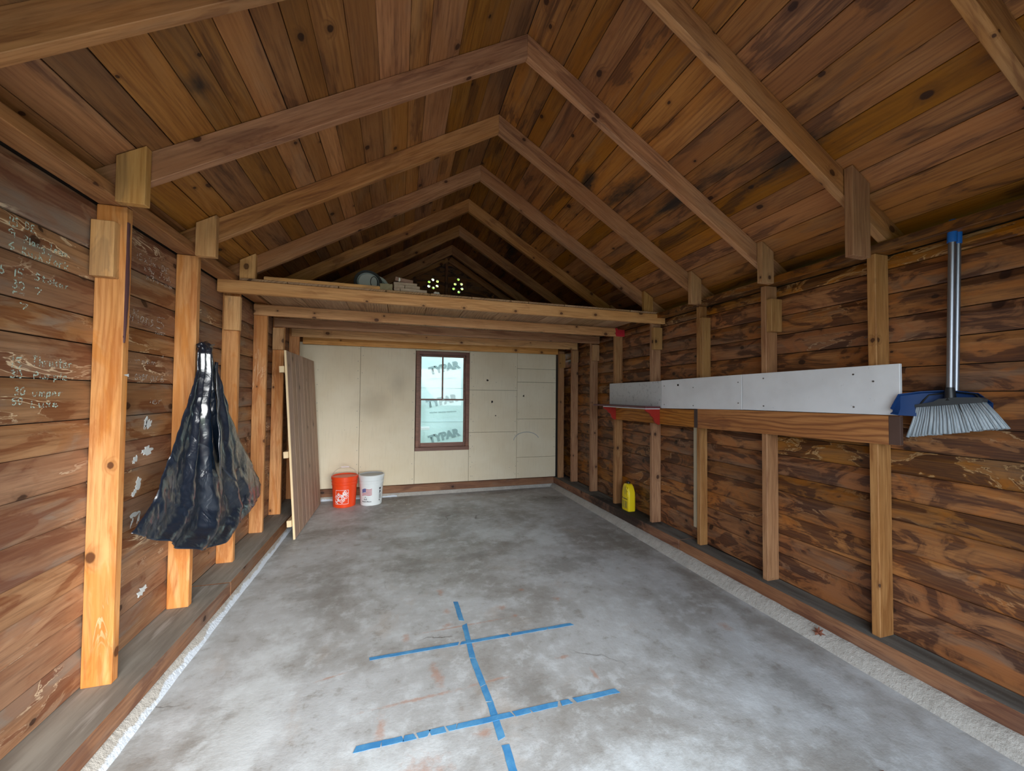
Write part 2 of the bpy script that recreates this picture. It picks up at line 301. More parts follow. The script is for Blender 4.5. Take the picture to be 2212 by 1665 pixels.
t.t.links.new(mx.outputs[0], t.t.nodes['Material Output'].inputs[0]); M['chalk'] = t.m
t = NT('white_chalk'); p = t.pos(); n = t.noise(p, 160, 3)
tr = t.n('ShaderNodeBsdfTransparent'); mx = t.n('ShaderNodeMixShader', {0: t.math('MULTIPLY', t.ss(n, 0.40, 0.58), 0.75)})
t.out((0.62, 0.58, 0.52), 0.9); t.t.links.new(tr.outputs[0], mx.inputs[1]); t.t.links.new(t.b.outputs[0], mx.inputs[2])
t.t.links.new(mx.outputs[0], t.t.nodes['Material Output'].inputs[0]); M['chalk_white'] = t.m
M['white_paint'] = flat('white_paint_smear', (0.62, 0.66, 0.66), 0.6, var=0.2)
M['strip'] = flat('cream_painted_strip', (0.50, 0.43, 0.30), 0.5, var=0.1)
M['raw_edge'] = flat('raw_pine_edge', (0.78, 0.60, 0.36), 0.6, var=0.1)
M['hole'] = flat('dark_hole', (0.02, 0.015, 0.01), 0.9)
t = NT('weathered_brick'); p = t.obj(); n = t.noise(p, 30, 5, 0.7)
M['brick'] = t.out(t.mix(n, (0.30, 0.22, 0.15), (0.55, 0.44, 0.32)), 0.9)
t = NT('mossy_brick'); p = t.obj(); n = t.noise(p, 30, 5, 0.7)
M['brick_moss'] = t.out(t.mix(n, (0.16, 0.14, 0.08), (0.36, 0.31, 0.17)), 0.9)
t = NT('grey_enamel'); p = t.obj(); n = t.noise(p, 14, 5, 0.7)
M['enamel'] = t.out(t.mix(n, (0.50, 0.58, 0.58), (0.66, 0.74, 0.73)), 0.4)
M['enamel_dark'] = flat('dark_enamel', (0.05, 0.06, 0.065), 0.35)
M['tissue'] = flat('crumpled_paper', (0.80, 0.76, 0.66), 0.8)
M['leaf_dry'] = flat('dry_leaf', (0.32, 0.12, 0.07), 0.8, var=0.3)
M['bristle'] = None
t = NT('grey_bristles'); p = t.obj(); n = t.noise(t.vmath('MULTIPLY', p, (160, 160, 8)), 1.0, 3)
M['bristle'] = t.out(t.mix(n, (0.14, 0.19, 0.24), (0.46, 0.50, 0.53)), 0.6)
t = NT('window_glass'); tr = t.n('ShaderNodeBsdfTransparent', {0: (0.93, 0.98, 0.97)}); gl = t.n('ShaderNodeBsdfGlossy', {1: 0.02})
lw = t.n('ShaderNodeLayerWeight', {0: 0.25}); mx = t.n('ShaderNodeMixShader', {0: t.math('MULTIPLY', lw.outputs[0], 0.5)})
t.t.links.new(tr.outputs[0], mx.inputs[1]); t.t.links.new(gl.outputs[0], mx.inputs[2]); t.t.links.new(mx.outputs[0], t.t.nodes['Material Output'].inputs[0]); M['glass'] = t.m
t = NT('house_wrap'); p = t.pos(); n = t.noise(p, 3, 4)
c = t.mix(n, (0.58, 0.76, 0.76), (0.70, 0.86, 0.85)); t.bump(n, 0.3, 0.05); M['wrap'] = t.out(c, 0.5)
M['wrap_ink'] = flat('faded_grey_ink', (0.26, 0.36, 0.37), 0.6)
M['wrap_ink_pale'] = flat('pale_grey_ink', (0.42, 0.56, 0.58), 0.6)
t = NT('grass'); p = t.pos(); M['grass'] = t.out(t.mix(t.noise(p, 6, 6, 0.7), (0.05, 0.09, 0.02), (0.12, 0.18, 0.05)), 0.9)
t = NT('driveway_concrete'); p = t.pos(); M['drive'] = t.out(t.mix(t.noise(p, 3, 6, 0.7), (0.16, 0.16, 0.16), (0.24, 0.24, 0.24)), 0.9)
t = NT('tree_leaf'); rn = t.noise(t.pos(), 9, 3); t.set(t.b.inputs['Transmission Weight'], 0.0)
M['leaf'] = t.out(t.mix(rn, (0.12, 0.30, 0.03), (0.45, 0.62, 0.08)), 0.6)
M['bark'] = flat('tree_bark', (0.08, 0.055, 0.04), 0.9, var=0.3)

# ------------------------------------------------------------------ mesh helpers
def link(name, me, parent=None, mat=None, **props):
    o = bpy.data.objects.new(name, me); COL.objects.link(o)
    if parent is not None: o.parent = parent
    if mat is not None and me is not None and not me.materials: me.materials.append(mat)
    for k, v in props.items(): o[k] = v
    return o
def empty(name, label, cat, loc=(0, 0, 0), group=None):
    o = bpy.data.objects.new(name, None); COL.objects.link(o); o.location = loc; o.empty_display_size = 0.1
    o['label'] = label; o['category'] = cat
    if group: o['group'] = group
    return o
def tag(o, label, cat, group=None):
    o['label'] = label; o['category'] = cat
    if group: o['group'] = group
    return o
def mesh(name, verts, faces, smooth=False):
    me = bpy.data.meshes.new(name); me.from_pydata([tuple(v) for v in verts], [], faces); me.update()
    if smooth:
        for p in me.polygons: p.use_smooth = True
    return me
def fin(bm, name, smooth=False, angle=None):
    bmesh.ops.recalc_face_normals(bm, faces=bm.faces)
    me = bpy.data.meshes.new(name); bm.to_mesh(me); bm.free()
    if smooth:
        for p in me.polygons: p.use_smooth = True
        if angle: me.set_sharp_from_angle(angle=R(angle))
    return me
def box_bm(bm, x0, x1, y0, y1, z0, z1, mi=0):
    v = [bm.verts.new(p) for p in ((x0, y0, z0), (x1, y0, z0), (x1, y1, z0), (x0, y1, z0), (x0, y0, z1), (x1, y0, z1), (x1, y1, z1), (x0, y1, z1))]
    fs = []
    for f in ((3, 2, 1, 0), (4, 5, 6, 7), (0, 1, 5, 4), (1, 2, 6, 5), (2, 3, 7, 6), (3, 0, 4, 7)):
        q = bm.faces.new([v[i] for i in f]); q.material_index = mi; fs.append(q)
    return v
_cache = {}
def beam_mesh(L, W, T, bev=0.0025, profile=None):
    key = (round(L, 4), round(W, 4), round(T, 4), bev, profile)
    if key in _cache: return _cache[key]
    bm = bmesh.new()
    if profile == 'drop':          # drop siding seen from inside: flat face with a hollowed top edge
        pts = [(-W/2, -T/2), (-W/2, T/2-0.006), (-W/2+0.007, T/2), (W/2-0.034, T/2), (W/2-0.014, T/2-0.009), (W/2, T/2-0.014), (W/2, -T/2)]
        a = [bm.verts.new((-L/2, y, z)) for y, z in pts]; b = [bm.verts.new((L/2, y, z)) for y, z in pts]
        n = len(pts)
        for i in range(n): bm.faces.new((a[i], a[(i+1) % n], b[(i+1) % n], b[i]))
        bm.faces.new(list(reversed(a))); bm.faces.new(b)
    else:
        box_bm(bm, -L/2, L/2, -W/2, W/2, -T/2, T/2)
        if bev: bmesh.ops.bevel(bm, geom=bm.edges[:], offset=bev, segments=1, affect='EDGES')
    me = fin(bm, 'beam'); _cache[key] = me; return me
def beam(name, parent, p0, p1, W, T, yaxis, mat, bev=0.0025, profile=None, **props):
    """timber from p0 to p1 (centre line); W measured along yaxis, T along the third direction"""
    p0, p1 = Vector(p0), Vector(p1); x = (p1-p0); L = x.length; x.normalize()
    y = Vector(yaxis); y = (y-x*y.dot(x)).normalized(); z = x.cross(y)
    base = beam_mesh(L, W, T, bev, profile)
    me = base
    if base.materials and base.materials[0] is not mat:
        k = (round(L, 4), round(W, 4), round(T, 4), bev, profile, mat.name)
        me = _cache.get(k)
        if me is None: me = base.copy(); me.materials.clear(); _cache[k] = me
    o = link(name, me, parent, mat, **props)
    m = Matrix((x, y, z)).transposed().to_4x4(); m.translation = (p0+p1)/2
    o.matrix_local = m
    return o
def bxo(name, parent, x0, x1, y0, y1, z0, z1, mat, bev=0.002, **props):
    c = Vector(((x0+x1)/2, (y0+y1)/2, (z0+z1)/2)); bm = bmesh.new()
    box_bm(bm, x0-c.x, x1-c.x, y0-c.y, y1-c.y, z0-c.z, z1-c.z)
    if bev: bmesh.ops.bevel(bm, geom=bm.edges[:], offset=bev, segments=1, affect='EDGES')
    o = link(name, fin(bm, name), parent, mat, **props); o.location = c - (parent.location if parent is not None else Vector()); return o
def lathe(prof, n=40, caps=True):
    bm = bmesh.new(); rows = []
    for r, z in prof:
        rows.append([bm.verts.new((r*math.cos(2*math.pi*i/n), r*math.sin(2*math.pi*i/n), z)) for i in range(n)] if r > 1e-6 else [bm.verts.new((0, 0, z))])
    for a, b in zip(rows, rows[1:]):
        for i in range(n):
            j = (i+1) % n
            if len(a) == 1 and len(b) == 1: continue
            if len(a) == 1: bm.faces.new((a[0], b[i], b[j]))
            elif len(b) == 1: bm.faces.new((a[i], a[j], b[0]))
            else: bm.faces.new((a[i], a[j], b[j], b[i]))
    return fin(bm, 'lathe', True, 35)
def tube(pts, r, n=8, closed=False, caps=True, bm=None):
    own = bm is None
    if own: bm = bmesh.new()
    pts = [Vector(p) for p in pts]; rows = []
    for i, p in enumerate(pts):
        d = (pts[min(i+1, len(pts)-1)]-pts[max(i-1, 0)]).normalized()
        u = d.cross(Vector((0, 0, 1))) if abs(d.z) < 0.95 else d.cross(Vector((1, 0, 0)))
        u.normalize(); v = d.cross(u); rr = r[i] if isinstance(r, (list, tuple)) else r
        rows.append([bm.verts.new(p+u*rr*math.cos(2*math.pi*k/n)+v*rr*math.sin(2*math.pi*k/n)) for k in range(n)])
    for a, b in zip(rows, rows[1:]):
        for k in range(n): bm.faces.new((a[k], a[(k+1) % n], b[(k+1) % n], b[k]))
    if caps: bm.faces.new(rows[0]); bm.faces.new(list(reversed(rows[-1])))
    return fin(bm, 'tube', True, 40) if own else None
def prism(poly, axis, a0, a1):
    """poly of 2-D points extruded along axis ('x','y','z') from a0 to a1"""
    f = {'x': lambda p, a: (a, p[0], p[1]), 'y': lambda p, a: (p[0], a, p[1]), 'z': lambda p, a: (p[0], p[1], a)}[axis]
    bm = bmesh.new(); A = [bm.verts.new(f(p, a0)) for p in poly]; B = [bm.verts.new(f(p, a1)) for p in poly]; n = len(poly)
    bm.faces.new(A); bm.faces.new(list(reversed(B)))
    for i in range(n): bm.faces.new((A[i], B[i], B[(i+1) % n], A[(i+1) % n]))
    return fin(bm, 'prism')

# ------------------------------------------------------------------ measures of the place (metres)
XL, XR = -1.235, 2.475         # inner faces of the siding
XLs, XRs = -1.13, 2.38         # inner edges of the studs
Y0, YB = -0.30, 5.40           # door plane, wallboard plane
RX, RZ = 0.65, 3.366           # ridge
SL, SR = 0.59, 0.60            # slopes
def roofz(x): return RZ-(SL*(RX-x) if x < RX else SR*(x-RX))

# ------------------------------------------------------------------ setting: floor, walls, roof
bm = bmesh.new(); box_bm(bm, -1.4, 2.7, -0.5, 5.7, -0.15, 0.0)
floor = link('floor', fin(bm, 'floor'), None, M['floor'], kind='structure')
def curb(name, a, b, w, h, side, sl=0.02):
    """uneven concrete upstand whose foot runs from a to b; side = unit vector away from the room"""
    a, b, side = Vector(a), Vector(b), Vector(side); n = 110; bm = bmesh.new(); rows = []
    rr = random.Random(name)
    jit = 0
    for i in range(n+1):
        p = a.lerp(b, i/n); jit = jit*0.8+rr.uniform(-0.003, 0.003)
        prof = [(0, -0.01), (0.0+jit*0.6, 0.0), (0.004+sl*.2+jit, h*0.35), (0.006+sl*.5+jit+rr.uniform(-.002, .002), h*0.7), (sl+jit, h+rr.uniform(-.003, .004)), (w, h), (w, -0.01)]
        rows.append([bm.verts.new(p+side*q+Vector((0, 0, z))) for q, z in prof])
    for r0, r1 in zip(rows, rows[1:]):
        for k in range(len(r0)-1): bm.faces.new((r0[k], r0[k+1], r1[k+1], r1[k]))
    bm.faces.new(rows[0]); bm.faces.new(rows[-1])
    me = fin(bm, name, True, 50); return link(name, me, None, M['curb'], kind='structure')
curb('baseboard_left', (-0.975, Y0, 0), (-1.022, 5.42, 0), 0.30, 0.064, (-1, 0, 0), 0.05)
curb('baseboard_right', (2.272, Y0, 0), (2.212, 5.42, 0), 0.30, 0.066, (1, 0, 0), 0.075)
curb('baseboard_back', (-1.03, 5.375, 0), (2.29, 5.40, 0), 0.16, 0.055, (0, 1, 0))

def shell(name, boxes):
    bm = bmesh.new()
    for b in boxes: box_bm(bm, *b)
    return link(name, fin(bm, name), None, M['dark_out'], kind='structure')
wl = shell('wall_left', [(XL-0.075, XL-0.045, Y0-0.05, 5.60, 0.0, 2.24)])
wr = shell('wall_right', [(XR+0.045, XR+0.075, Y0-0.05, 5.60, 0.0, 2.22)])
wb = shell('wall_back', [(XL-0.05, 0.26, 5.55, 5.58, 0, 2.03), (0.92, XR+0.05, 5.55, 5.58, 0, 2.03), (0.26, 0.92, 5.55, 5.58, 0, 0.62), (0.26, 0.92, 5.55, 5.58, 1.95, 2.03)])
# front wall around the open garage doorway (behind the camera), its gable closed
wf = link('wall_front', prism([(XL-0.07, 0), (-0.92, 0), (-0.92, 2.12), (1.78, 2.12), (1.78, 0), (XR+0.07, 0), (XR+0.07, roofz(XR+0.07)), (RX, RZ), (XL-0.07, roofz(XL-0.07))], 'y', -0.42, -0.38), None, M['siding_r'], kind='structure')

# siding courses
zl = [2.168, 1.966, 1.836, 1.684, 1.568, 1.416, 1.256, 1.134, 0.993, 0.846, 0.702, 0.575, 0.446, 0.309, 0.150]
zr = [2.13, 2.059, 1.925, 1.797, 1.666, 1.533, 1.408, 1.239, 1.109, 0.987, 0.851, 0.743, 0.588, 0.455, 0.324, 0.150]
SY_L = [0.21, 0.82, 1.43, 2.03, 2.635, 3.24, 3.86, 4.39, 5.00]     # near faces of the left studs
SY_R = [0.14, 0.75, 1.36, 1.98, 2.60, 3.19, 3.86, 4.43, 5.00]
T = 0.028
for side, zs, X, par, mt, ys in ((1, zl, XL, wl, M['siding_l'], SY_L), (-1, zr, XR, wr, M['siding_r'], SY_R)):
    for k, (z1, z0) in enumerate(zip(zs, zs[1:])):
        js = random.Random(k*7+side).choice([[ys[3]], [ys[5]], [ys[4]], [ys[6]], [ys[2], ys[6]]])
        js = [j+0.019 for j in js]
        for a, b in zip([Y0-0.05]+js, js+[5.52]):
            x = X-side*(T/2)-side*random.uniform(0, 0.003)
            tilt = side*random.uniform(-0.002, 0.004)
            p0, p1 = ((x+tilt, a+0.001, (z0+z1)/2), (x+tilt, b-0.001, (z0+z1)/2))
            if side < 0: p0, p1 = p1, p0
            # third axis must face the room: x cross y
            o = beam('board', par, p0, p1, (z1-z0)-0.004, T, (0, 0, 1), mt, profile='drop')
# studs
def stud(par, y, xa, xb, z0, z1, mat, wob=0.004):
    q = random.uniform(-wob, wob)
    return beam('stud', par, ((xa+xb)/2, y+0.0195, z0), ((xa+xb)/2+q*0.5, y+0.0195+q, z1), abs(xb-xa), 0.039, (1, 0, 0), mat, bev=0.003)
for i, y in enumerate(SY_L): stud(wl, y, XL+0.001, XLs, 0.15, 2.165, M['stud'])
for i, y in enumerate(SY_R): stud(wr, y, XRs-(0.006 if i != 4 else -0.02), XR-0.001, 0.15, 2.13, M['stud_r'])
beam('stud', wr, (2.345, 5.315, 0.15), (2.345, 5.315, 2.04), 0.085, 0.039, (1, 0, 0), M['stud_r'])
# purple-brown bark edge on the first left stud, and the strip beside it
def wane_mesh(z0, z1, n=24):
    bm = bmesh.new(); rr = random.Random(3); A = []; B = []
    for i in range(n+1):
        z = z0+(z1-z0)*i/n; w_ = 0.016*math.sin(math.pi*min(1, (i+1)/n*1.2)*0.8)+rr.uniform(-.0015, .0015)
        A.append([bm.verts.new((XLs-0.001, 2.0285, z)), bm.verts.new((XLs+0.002, 2.031+w_*0.4, z)), bm.verts.new((XLs+0.0015, 2.030+w_+0.006, z))])
    for a, b in zip(A, A[1:]):
        bm.faces.new((a[0], a[1], b[1], b[0])); bm.faces.new((a[1], a[2], b[2], b[1]))
    return fin(bm, 'bark')
link('bark_edge', wane_mesh(1.58, 2.10), wl, flat('purple_brown_bark', (0.10, 0.045, 0.05), 0.5, var=0.3), label='purple brown bark edge')
M['knot'] = flat('dark_knot', (0.055, 0.016, 0.010), 0.6, var=0.5)
def knot_disc(par, x, y, z, rx, rz):
    rr = random.Random(x*z); pts = [(x+rx*math.cos(a)*rr.uniform(.88, 1.08), z+rz*math.sin(a)*rr.uniform(.88, 1.08)) for a in [i*math.pi/8 for i in range(16)]]
    link('knot', prism(pts, 'y', y-0.0008, y+0.002), par, M['knot'])
for x, z, a in ((-1.213, 1.606, .010), (-1.139, 1.606, .0095), (-1.150, 0.962, .010)): knot_disc(wl, x, 2.03, z, a, a*.8)
# plates
def plate(name, par, a, b, w, z0, z1, mat, dust=True):
    """a, b: inner lower corner line; w signed width outwards in x or y"""
    a, b = Vector(a), Vector(b); d = (b-a).normalized(); s = Vector(w)
    mid = s*0.5
    o = beam(name, par, a+mid+Vector((0, 0, (z0+z1)/2)), b+mid+Vector((0, 0, (z0+z1)/2)), s.length, z1-z0, s, mat, bev=0.004)
    me = o.data
    if dust:
        me.materials.append(dust if dust is not True else M['dust'])
        up = o.matrix_local.to_3x3()
        for p in me.polygons:
            if abs(p.normal.z) > 0.8: p.material_index = 1
    return o
plate('sill_plate', wl, (-1.050, Y0, 0), (-1.018, 2.9, 0), (-0.226, 0, 0), 0.062, 0.150, M['plate'])
plate('sill_plate', wl, (-1.018, 2.904, 0), (-1.018, 5.36, 0), (-0.2249, 0, 0), 0.062, 0.150, M['plate'])
plate('sill_plate', wr, (2.362, Y0, 0), (2.315, 2.75, 0), (0.155, 0, 0), 0.064, 0.150, M['plate_r'], M['dust_r'])
plate('sill_plate', wr, (2.315, 2.754, 0), (2.252, 5.36, 0), (0.215, 0, 0), 0.064, 0.150, M['plate_r'], M['dust_r'])
plate('sill_plate', wb, (-1.235, 5.37, 0), (2.275, 5.375, 0), (0, 0.09, 0), 0.052, 0.148, M['plate'], False)
beam('top_plate', wl, (-1.1815, Y0, 2.1925), (-1.1815, 5.45, 2.1925), 0.105, 0.050, (1, 0, 0), M['rafter'])
beam('top_plate', wr, (2.4275, Y0, 2.155), (2.4275, 5.45, 2.155), 0.094, 0.048, (1, 0, 0), M['siding_r'])

# roof: outer slabs, boards and rafters
def slab(side):
    xe = XL-0.35 if side < 0 else XR+0.35
    z0, z1 = roofz(RX), roofz(xe); g = 0.026
    return [(RX, z0+g), (xe, z1+g), (xe, z1+g+0.03), (RX, z0+g+0.03)]
bm = bmesh.new()
for sd_ in (-1, 1):
    pl = slab(sd_); A = [bm.verts.new((x, -0.6, z)) for x, z in pl]; B = [bm.verts.new((x, 5.75, z)) for x, z in pl]
    bm.faces.new(A); bm.faces.new(list(reversed(B)))
    for i in range(4): bm.faces.new((A[i], B[i], B[(i+1) % 4], A[(i+1) % 4]))
roof = link('ceiling', fin(bm, 'roof'), None, M['dark_out'], kind='structure')
xs_l = [0.65, 0.493, 0.385, 0.275, 0.12, 0.026, -0.112, -0.224, -0.339, -0.424, -0.513, -0.617, -0.692, -0.787, -0.938, -1.046, -1.17, -1.30]
xs_r = [0.65, 0.777, 0.865, 0.956, 1.076, 1.187, 1.314, 1.423, 1.566, 1.686, 1.818, 1.911, 2.033, 2.137, 2.26, 2.371, 2.46, 2.60]
RY = [0.09, 0.70, 1.32, 1.95, 2.58, 3.20, 3.80, 4.43, 5.05]        # near faces of the rafters
for sd_, xs, mt in ((-1, xs_l, M['roof_l']), (1, xs_r, M['roof_r'])):
    for k, (xa, xb) in enumerate(zip(xs, xs[1:])):
        rr = random.Random(k*3+sd_+5)
        js = rr.choice([[RY[3]+.02], [RY[5]+.02], [RY[6]+.02], [RY[2]+.02, RY[6]+.02], [RY[4]+.02]])
        za, zb = roofz(xa), roofz(xb)
        mid = Vector(((xa+xb)/2, 0, (za+zb)/2)); d = Vector((xb-xa, 0, zb-za)); W = d.length; d.normalize()
        nrm = Vector((-d.z*sd_, 0, d.x*sd_))   # upward
        nrm = nrm if nrm.z > 0 else -nrm
        gap = rr.choice([0.0015, 0.002, 0.003, 0.005])
        for a, b in zip([-0.5]+js, js+[5.70]):
            lift = rr.uniform(0.0, 0.003)
            c0 = mid+nrm*(0.011+lift)
            beam('board', roof, (c0.x, a+.001, c0.z), (c0.x, b-.001, c0.z), W-gap, 0.022, d, mt, bev=0.002)
RD = 0.112
for y in RY:
    for sd_ in (-1, 1):
        xe = XL-0.12 if sd_ < 0 else XR+0.12
        d = Vector((xe-RX, 0, roofz(xe)-RZ)).normalized(); nrm = Vector((-d.z, 0, d.x)); nrm = nrm if nrm.z > 0 else -nrm
        # plumb cut at the ridge: trapezoid prism in local space
        L = (xe-RX)/d.x; cut = RD*abs(d.z/d.x)
        c0 = Vector((RX, y+0.0195, RZ))
        x_, z_ = d, nrm; y_ = z_.cross(x_)
        key = ('raf', sd_)
        if key not in _cache:
            bm = bmesh.new(); Ls = L/2
            # local: X along slope (0 at the middle), Z up normal; top at z=0
            zs = 2.219 if sd_ < 0 else 2.181
            vd = RD/abs(nrm.z); sl_ = SL if sd_ < 0 else SR
            xi = RX+(RZ-vd-zs)/sl_*sd_; xw = (XL if sd_ < 0 else XR)+0.03*sd_
            wpts = [(RX, RZ-.0005), (xe, roofz(xe)-.0005), (xe, roofz(xe)-0.03), (xw, min(zs, roofz(xw)-0.02)), (xi, zs), (RX, RZ-vd)]
            mid_ = c0+d*Ls
            pts = [((Vector((wx, c0.y, wz))-mid_).dot(x_), (Vector((wx, c0.y, wz))-mid_).dot(z_)) for wx, wz in wpts]
            A = [bm.verts.new((px, -0.0195, pz)) for px, pz in pts]; B = [bm.verts.new((px, 0.0195, pz)) for px, pz in pts]
            bm.faces.new(A); bm.faces.new(list(reversed(B)))
            for i in range(6): bm.faces.new((A[i], B[i], B[(i+1) % 6], A[(i+1) % 6]))
            bmesh.ops.recalc_face_normals(bm, faces=bm.faces)
            bmesh.ops.bevel(bm, geom=bm.edges[:], offset=0.002, segments=1, affect='EDGES')
            _cache[key] = fin(bm, 'rafter')
        o = link('rafter', _cache[key], roof, M['rafter'])
        m = Matrix((x_, y_, z_)).transposed().to_4x4(); m.translation = c0+d*(L/2); o.matrix_local = m

# short blocks on rafters and studs
def block(par, x0, x1, y0, z0, z1, roofcut=False, mat=None, name='block'):
    y1 = y0+0.038
    if roofcut:
        za, zb = min(z1, roofz(x0)-0.004), min(z1, roofz(x1)-0.004)
        me = prism([(x0, z0), (x1, z0), (x1, zb), (x0, za)], 'y', y0, y1)
        cx = Vector(((x0+x1)/2, y0, z0)); me.transform(Matrix.Rotation(R(90), 4, 'Y') @ Matrix.Translation(-cx))
        bm = bmesh.new(); bm.from_mesh(me); bmesh.ops.bevel(bm, geom=bm.edges[:], offset=0.002, segments=1, affect='EDGES'); me = fin(bm, name)
        o = link(name, me, par, mat or M['block']); o.matrix_local = Matrix.Translation(cx) @ Matrix.Rotation(R(-90), 4, 'Y'); return o
    return beam(name, par, ((x0+x1)/2, y0+0.019, z0), ((x0+x1)/2, y0+0.019, z1), x1-x0, 0.038, (1, 0, 0), mat or M['block'])
for y, z0 in ((1.908, 2.137), (2.538, 2.14), (3.158, 2.172), (3.758, 2.193), (4.388, 2.193)):
    block(roof, -1.108, -1.010, y, z0, 2.50, True)
for y, z0 in ((1.278, 2.06),): block(roof, 2.085, 2.205, y, z0, 2.55, True, M['stud_r'])
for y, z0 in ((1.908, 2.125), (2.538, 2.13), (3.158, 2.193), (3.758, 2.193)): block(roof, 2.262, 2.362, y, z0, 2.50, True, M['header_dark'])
block(wl, -1.232, -1.152, 1.990, 1.850, 2.085)
block(wl, -1.213, -1.114, 3.200, 1.823, 2.070)
block(wl, -1.225, -1.128, 4.350, 1.81, 2.03)
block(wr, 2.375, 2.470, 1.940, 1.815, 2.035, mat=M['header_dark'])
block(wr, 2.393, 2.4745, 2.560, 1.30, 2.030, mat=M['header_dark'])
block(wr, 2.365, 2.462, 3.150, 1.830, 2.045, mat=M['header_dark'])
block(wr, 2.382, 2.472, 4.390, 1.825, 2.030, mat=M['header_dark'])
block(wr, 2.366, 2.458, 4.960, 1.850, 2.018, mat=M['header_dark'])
block(wr, 2.300, 2.390, 5.255, 1.790, 2.000, mat=M['header_dark'])

# ------------------------------------------------------------------ back wall: wallboard panels, gable, window
def wb_panel(x0, x1, z0, z1):
    return bxo('panel', wb, x0+.0015, x1-.0015, YB-random.uniform(0, .002), YB+0.012, z0+.0015, z1-.0015, M['wallboard'], 0.002)
for q in ((-1.225, -0.49, 0.15, 2.03), (-0.49, 0.218, 0.15, 2.03), (0.218, 0.965, 0.15, 0.598), (0.218, 0.965, 1.975, 2.03),
          (0.965, 1.678, 0.15, 0.838), (0.965, 1.678, 0.838, 1.444), (0.965, 1.678, 1.444, 2.03),
          (1.678, 2.30, 0.15, 0.457), (1.678, 2.30, 0.457, 1.023), (1.678, 2.30, 1.023, 1.57), (1.678, 2.30, 1.57, 1.769), (1.678, 2.30, 1.769, 2.03)): wb_panel(*q)
# nail heads along the seams: tiny, one part
bm = bmesh.new(); rr = random.Random(11)
for x in (-0.515, -0.465, 0.19, 0.99, 1.655, 1.70, 2.27, 1.02, -1.0):
    z = 0.22
    while z < 1.98:
        if rr.random() < 0.7:
            m = Matrix.Translation((x+rr.uniform(-.006, .006), YB-0.0035, z)) @ Matrix.Rotation(R(90), 4, 'X')
            bmesh.ops.create_cone(bm, cap_ends=True, segments=6, radius1=0.0045, radius2=0.0045, depth=0.003, matrix=m)
        z += rr.uniform(0.10, 0.24)
link('nail_heads', fin(bm, 'nails'), wb, M['steel_dull'], kind='stuff')
# punched holes in the wallboard: ragged dark plugs set in the panels
for x, z, r in ((1.23, 1.585, .016), (1.30, 1.275, .017), (1.355, 1.075, .010), (1.78, 1.365, .015)):
    rr = random.Random(x); pts = [(x+r*math.cos(a)*rr.uniform(.6, 1.2), z+r*math.sin(a)*rr.uniform(.7, 1.3)) for a in [i*math.pi/5 for i in range(10)]]
    link('hole', prism(pts, 'y', YB-0.0035, YB+0.004), wb, M['hole'])
# pencil-grey arcs scuffed on the lower right panels
def ribbon(pts, w_, nrm, th=0.0006):
    bm = bmesh.new(); nrm = Vector(nrm); pts = [Vector(p) for p in pts]; row = []
    for i, p in enumerate(pts):
        d = (pts[min(i+1, len(pts)-1)]-pts[max(0, i-1)]).normalized(); s_ = d.cross(nrm)*w_/2
        ww = w_/2
        row.append((bm.verts.new(p+s_+nrm*th), bm.verts.new(p-s_+nrm*th)))
    for a, b in zip(row, row[1:]): bm.faces.new((a[0], a[1], b[1], b[0]))
    me = bpy.data.meshes.new('ribbon'); bm.to_mesh(me); bm.free(); return me
arc = [(1.83+0.20*math.cos(a), YB-0.003, 0.70+0.13*math.sin(a)) for a in [R(175-i*12) for i in range(14)]]
link('scuff_mark', ribbon(arc, 0.010, (0, -1, 0)), wb, flat('grey_scuff', (0.36, 0.37, 0.36), 0.8), label='grey curved scuff')

# gable of horizontal boards with two rings of vent holes
holes = [(0.431, 2.978), (0.495, 2.958), (0.490, 2.892), (0.439, 2.862), (0.378, 2.882), (0.381, 2.941),
         (0.787, 3.012), (0.742, 2.942), (0.834, 2.950), (0.723, 2.874), (0.842, 2.884), (0.796, 2.834)]
bm = bmesh.new()
for x, z in holes:
    bmesh.ops.create_cone(bm, cap_ends=True, segments=16, radius1=0.019, radius2=0.019, depth=0.4, matrix=Matrix.Translation((x*1.015, 5.5, 1.37+(z-1.37)*1.015)) @ Matrix.Rotation(R(90), 4, 'X'))
cutter = link('cutter', fin(bm, 'cutter'), None)
gz = [2.03, 2.20, 2.36, 2.53, 2.70, 2.80, 3.06, 3.22, 3.37]
gables = []
for z0, z1 in zip(gz, gz[1:]):
    def xl(z): return max(XL-0.05, RX-(RZ-z)/SL-0.02)
    def xr(z): return min(XR+0.05, RX+(RZ-z)/SR+0.02)
    za, zb = z0+.001, z1-.001
    me = prism([(xl(za), za), (xr(za), za), (xr(zb), zb), (xl(zb), zb)], 'y', 5.47, 5.50)
    c0 = Vector((RX, 5.485, (za+zb)/2)); me.transform(Matrix.Rotation(R(-90), 4, 'X') @ Matrix.Translation(-c0))
    o = link('board', me, wb, M['siding_r']); o.matrix_local = Matrix.Translation(c0) @ Matrix.Rotation(R(90), 4, 'X'); gables.append((o, z0, z1))
bpy.context.view_layer.update()
for o, z0, z1 in gables:
    if z0 < 3.1 and z1 > 2.75:
        md = o.modifiers.new('b', 'BOOLEAN'); md.object = cutter; md.operation = 'DIFFERENCE'; md.solver = 'EXACT'
        bpy.context.view_layer.update(); dg = bpy.context.evaluated_depsgraph_get()
        me = bpy.data.meshes.new_from_object(o.evaluated_get(dg)); o.modifiers.clear(); o.data = me
bpy.data.objects.remove(cutter)
beam('gable_stud', wb, (0.625, 5.45, 2.03), (0.625, 5.45, 3.33), 0.038, 0.038, (1, 0, 0), M['siding_r'])
beam('gable_stud', wb, (1.30, 5.45, 2.03), (1.30, 5.45, 2.93), 0.038, 0.038, (1, 0, 0), M['siding_r'])
